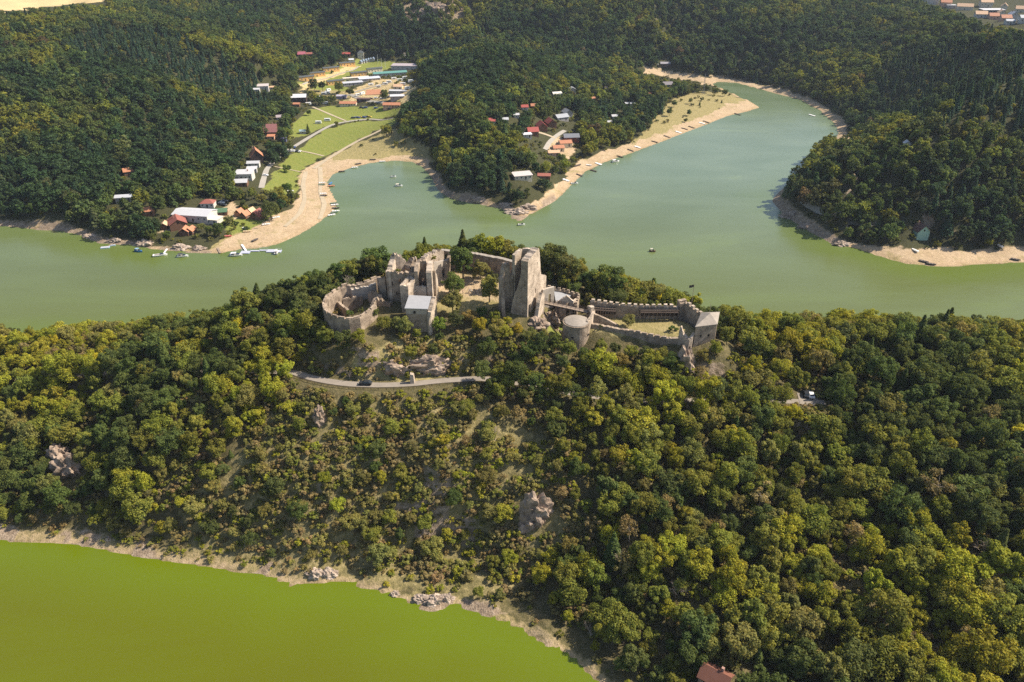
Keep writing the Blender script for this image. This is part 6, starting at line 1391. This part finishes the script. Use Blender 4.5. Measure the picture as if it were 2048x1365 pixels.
for u, v, h, k, c, w_ in [(617,268,9,'c',2,'beside the lane on the meadow'),(618,232,6,'b',2,'small and round on the upper meadow'),(566,287,13,'b',2,'right of the mauve-roofed house'),(574,280,11,'b',1,'second right of the mauve-roofed house'),(548,318,11,'b',1,'above the steep orange-red roof'),(541,306,10,'b',2,'behind the steep orange-red roof'),(555,305,9,'b',2,'at the lane bend above the dark house'),(622,200,10,'b',3,'right of the big grey-white roof'),(629,185,14,'b',2,'largest at the camp\'s left'),(646,184,12,'b',2,'left of the caravans'),(666,208,9,'b',2,'left of the left bungalow'),(679,188,12,'b',2,'below the left middle barrack'),(701,197,10,'b',2,'above the left bungalow'),(770,203,11,'b',2,'right of the clay court'),
  (774,275,11,'b',1,'leftmost by the white hut right of the meadow'),(810,276,11,'b',2,'at the meadow\'s right edge'),(826,280,10,'b',2,'right of the meadow edge trees'),(544,440,13,'b',2,'big and round right of the red cabin'),(560,400,9,'b',1,'left in the clump by the meadow'),(576,392,9,'b',2,'top of the clump by the meadow'),(583,404,9,'b',2,'right in the clump by the meadow'),(567,416,9,'b',1,'lowest in the clump by the meadow'),(548,404,8,'b',3,'left of the clump by the meadow'),(440,474,9,'b',2,'left of the canoes'),(420,472,7,'b',2,'below the white hall'),(460,452,7,'b',3,'between white hall and red cabins'),(405,466,6,'b',3,'pale before the white hall'),(306,484,8,'b',2,'on the rocky bank'),(335,480,6,'b',2,'before the red-brown chalet'),(487,415,6,'b',2,'above the tiny orange cabins'),(525,412,8,'b',3,'above the red cabin'),(505,402,9,'b',1,'in the garden above the cabins'),(575,345,6,'s',2,'round by the lane'),
  (1338,233,9,'b',2,'biggest on the dry meadow'),(1377,232,6,'b',2,'right of the biggest meadow tree'),(1348,215,7,'b',2,'above the biggest meadow tree'),(1380,209,7,'b',3,'pale in the dry meadow\'s middle'),(1399,212,5,'c',2,'small on the dry meadow'),(1443,207,4,'c',2,'at the dry meadow\'s right end'),(1271,256,11,'b',2,'tall at the dry meadow\'s left end'),(1303,232,10,'b',3,'left of the biggest meadow tree'),(1335,245,3,'s',3,'low on the dry meadow'),(1300,250,3,'s',2,'low at the meadow\'s left'),(1210,302,3,'s',3,'pale on the peninsula sand edge'),(1233,293,3.4,'s',2,'round on the peninsula sand edge'),(1183,298,6,'b',1,'left on the sand edge'),(1167,308,4,'s',2,'dark above the sand'),(1217,285,8,'b',2,'above the sand edge'),(1200,292,8,'b',1,'left above the sand edge'),(1122,327,8,'b',2,'below the orange bungalows'),(1126,349,5,'b',1,'lower below the orange bungalows'),(1137,333,4,'s',3,'by the jetties'),
  (1370,180,8,'b',2,'leftmost in the row behind the dry meadow'),(1390,183,8,'b',1,'second in the row behind the dry meadow'),(1412,186,9,'b',2,'third in the row behind the dry meadow'),(1430,191,9,'b',2,'fourth in the row behind the dry meadow'),(1449,193,8,'b',2,'rightmost in the row behind the dry meadow'),(1545,172,9,'b',3,'pale on the far bank'),(1575,180,8,'b',2,'second on the far bank'),(1600,188,9,'b',1,'third on the far bank'),(1625,197,8,'b',3,'right on the far bank'),(1973,498,6,'b',0,'light-leaved under the right headland'),(685,163,3,'s',2,'between the camp rows'),(665,148,4,'s',2,'in the camp\'s upper lawn')]:
    L_(u, v, h, k, c, w_)
for u, y, h, c, w_ in [(872,274,9,2,'first from left behind the curtain wall'),(886,278,10,2,'second from left behind the curtain wall'),(902,274,9.5,1,'third from left behind the curtain wall'),(945,276,10.5,2,'fourth from left behind the curtain wall'),(962,272,10,1,'fifth from left behind the curtain wall'),(982,270,10,5,'sixth from left behind the curtain wall'),(998,271,10.5,0,'seventh from left behind the curtain wall'),(1015,268,10,1,'eighth from left behind the curtain wall'),(1036,268,10,2,'just behind the keep tower'),
  (1100,262,14,2,'big behind the keep tower\'s right'),(1120,260,12,2,'second right behind the keep tower'),(1145,258,11,1,'behind the flat-roofed gatehouse'),(1175,256,10,2,'behind the battlemented gate parapet'),(1215,254,14.5,2,'round and big behind the barbican\'s left'),(1240,252,11,2,'right of the round big ridge one'),(1285,250,9.5,0,'golden-edged behind the barbican\'s rear wall'),(1330,247,9,5,'behind the barbican\'s rear wall'),
  (838,272,8,1,'behind the palace peaks'),(815,270,8,1,'left behind the palace peaks'),(757,262,13.5,2,'towering behind the broken wall'),(735,258,11,2,'left of the towering ridge one'),(705,256,10.5,1,'behind the ring wall'),(680,254,10,2,'behind the ring wall\'s left'),(580,254,11,2,'alone on the ridge skyline left of the castle'),(610,252,9.5,1,'on the skyline left of the ring wall')]:
    x_ = XY(u, y, 50); L_(u, 520, h, 'b', c, w_, (x_, y, h1(x_, y)))
for u, y, z, h, w_ in [(795,239.8,62.2,1.6,'growing on top of the palace front wall'),(812,240,60.2,1.5,'growing on the stair tower'),(868,255,60.3,1.8,'growing on the north wing wall'),(838,257,60.5,1.6,'growing on the ruined back wall'),(1042,233,47.5,2.2,'at the foot of the keep\'s shaded face'),(1024,233,48,2.0,'at the foot of the tower annex'),(762,238,50,2.5,'under the broken wall'),(700,230,49.5,2.4,'inside the ring wall'),(722,232,49.6,2.0,'inside the ring wall\'s right side'),(1200,228,46,1.4,'on the barbican wall\'s inner foot')]:
    L_(u, 500, h, 's', 1 if z > 55 else 2, w_, pt(u, y, z))
# bare trees
for i, (u, v, h, w_) in enumerate([(1250,1150,11,'on the lower right slope'),(1350,1200,8,'lower right of the biggest bare one'),(1955,870,8,'high on the right slope'),(1335,990,7,'beside the rock outcrop'),(1470,1160,8,'in the lower middle wood'),(660,560,9,'left of the ring wall on the ridge'),(340,790,6,'in the left woods'),(700,760,5,'at the castle road'),(1960,1120,9,'near the right edge'),(1180,1280,7,'near the lower shore'),(1880,1215,8,'in the lower right corner'),(990,880,6,'on the dry middle slope')]):
    p = G(u, v) if i != 5 else Vector((-62, 250, h1(-62, 250))); o = bpy.data.objects.new('bare_tree', None); C.objects.link(o); o.location = p; s = h/9; o.scale = (s, s, s); o.rotation_euler = (0, 0, i*1.3); o.empty_display_size = .5
    tag(o, 'leafless grey-brown tree standing '+w_, 'tree', 'bare trees'); add_obj('branches', BARE[i % 3], o)
# ---------------------------------------------------------------- the hazy air over the valley
x0_, x1_, y0_, y1_, zt_ = GX[0]-10, GX[-1]+10, GY[0]-10, GY[-1]+10, max(H+6, float(HG.max())+16)
mb = MB(); q_ = [(x0_, y0_), (x1_, y0_), (x1_, y1_), (x0_, y1_)]; zl_ = float(HG.min())-1; mb.hexa([(*p, zl_) for p in q_], [(*p, zt_) for p in q_])
print('HAZE TOP', zt_, 'BOTTOM', zl_)
hm = bpy.data.materials.new('haze'); hm.use_nodes = True; t_ = hm.node_tree; t_.nodes.remove(t_.nodes['Principled BSDF'])
pv_ = t_.nodes.new('ShaderNodeVolumePrincipled'); pv_.inputs['Color'].default_value = (.72, .82, 1.0, 1); pv_.inputs['Density'].default_value = 0.00005; pv_.inputs['Anisotropy'].default_value = 0.1
t_.links.new(pv_.outputs[0], t_.nodes['Material Output'].inputs['Volume'])
ho = mb.build('haze', hm); ho['kind'] = 'stuff'; ho['label'] = 'thin blue haze lying over the whole valley'; ho['category'] = 'haze'
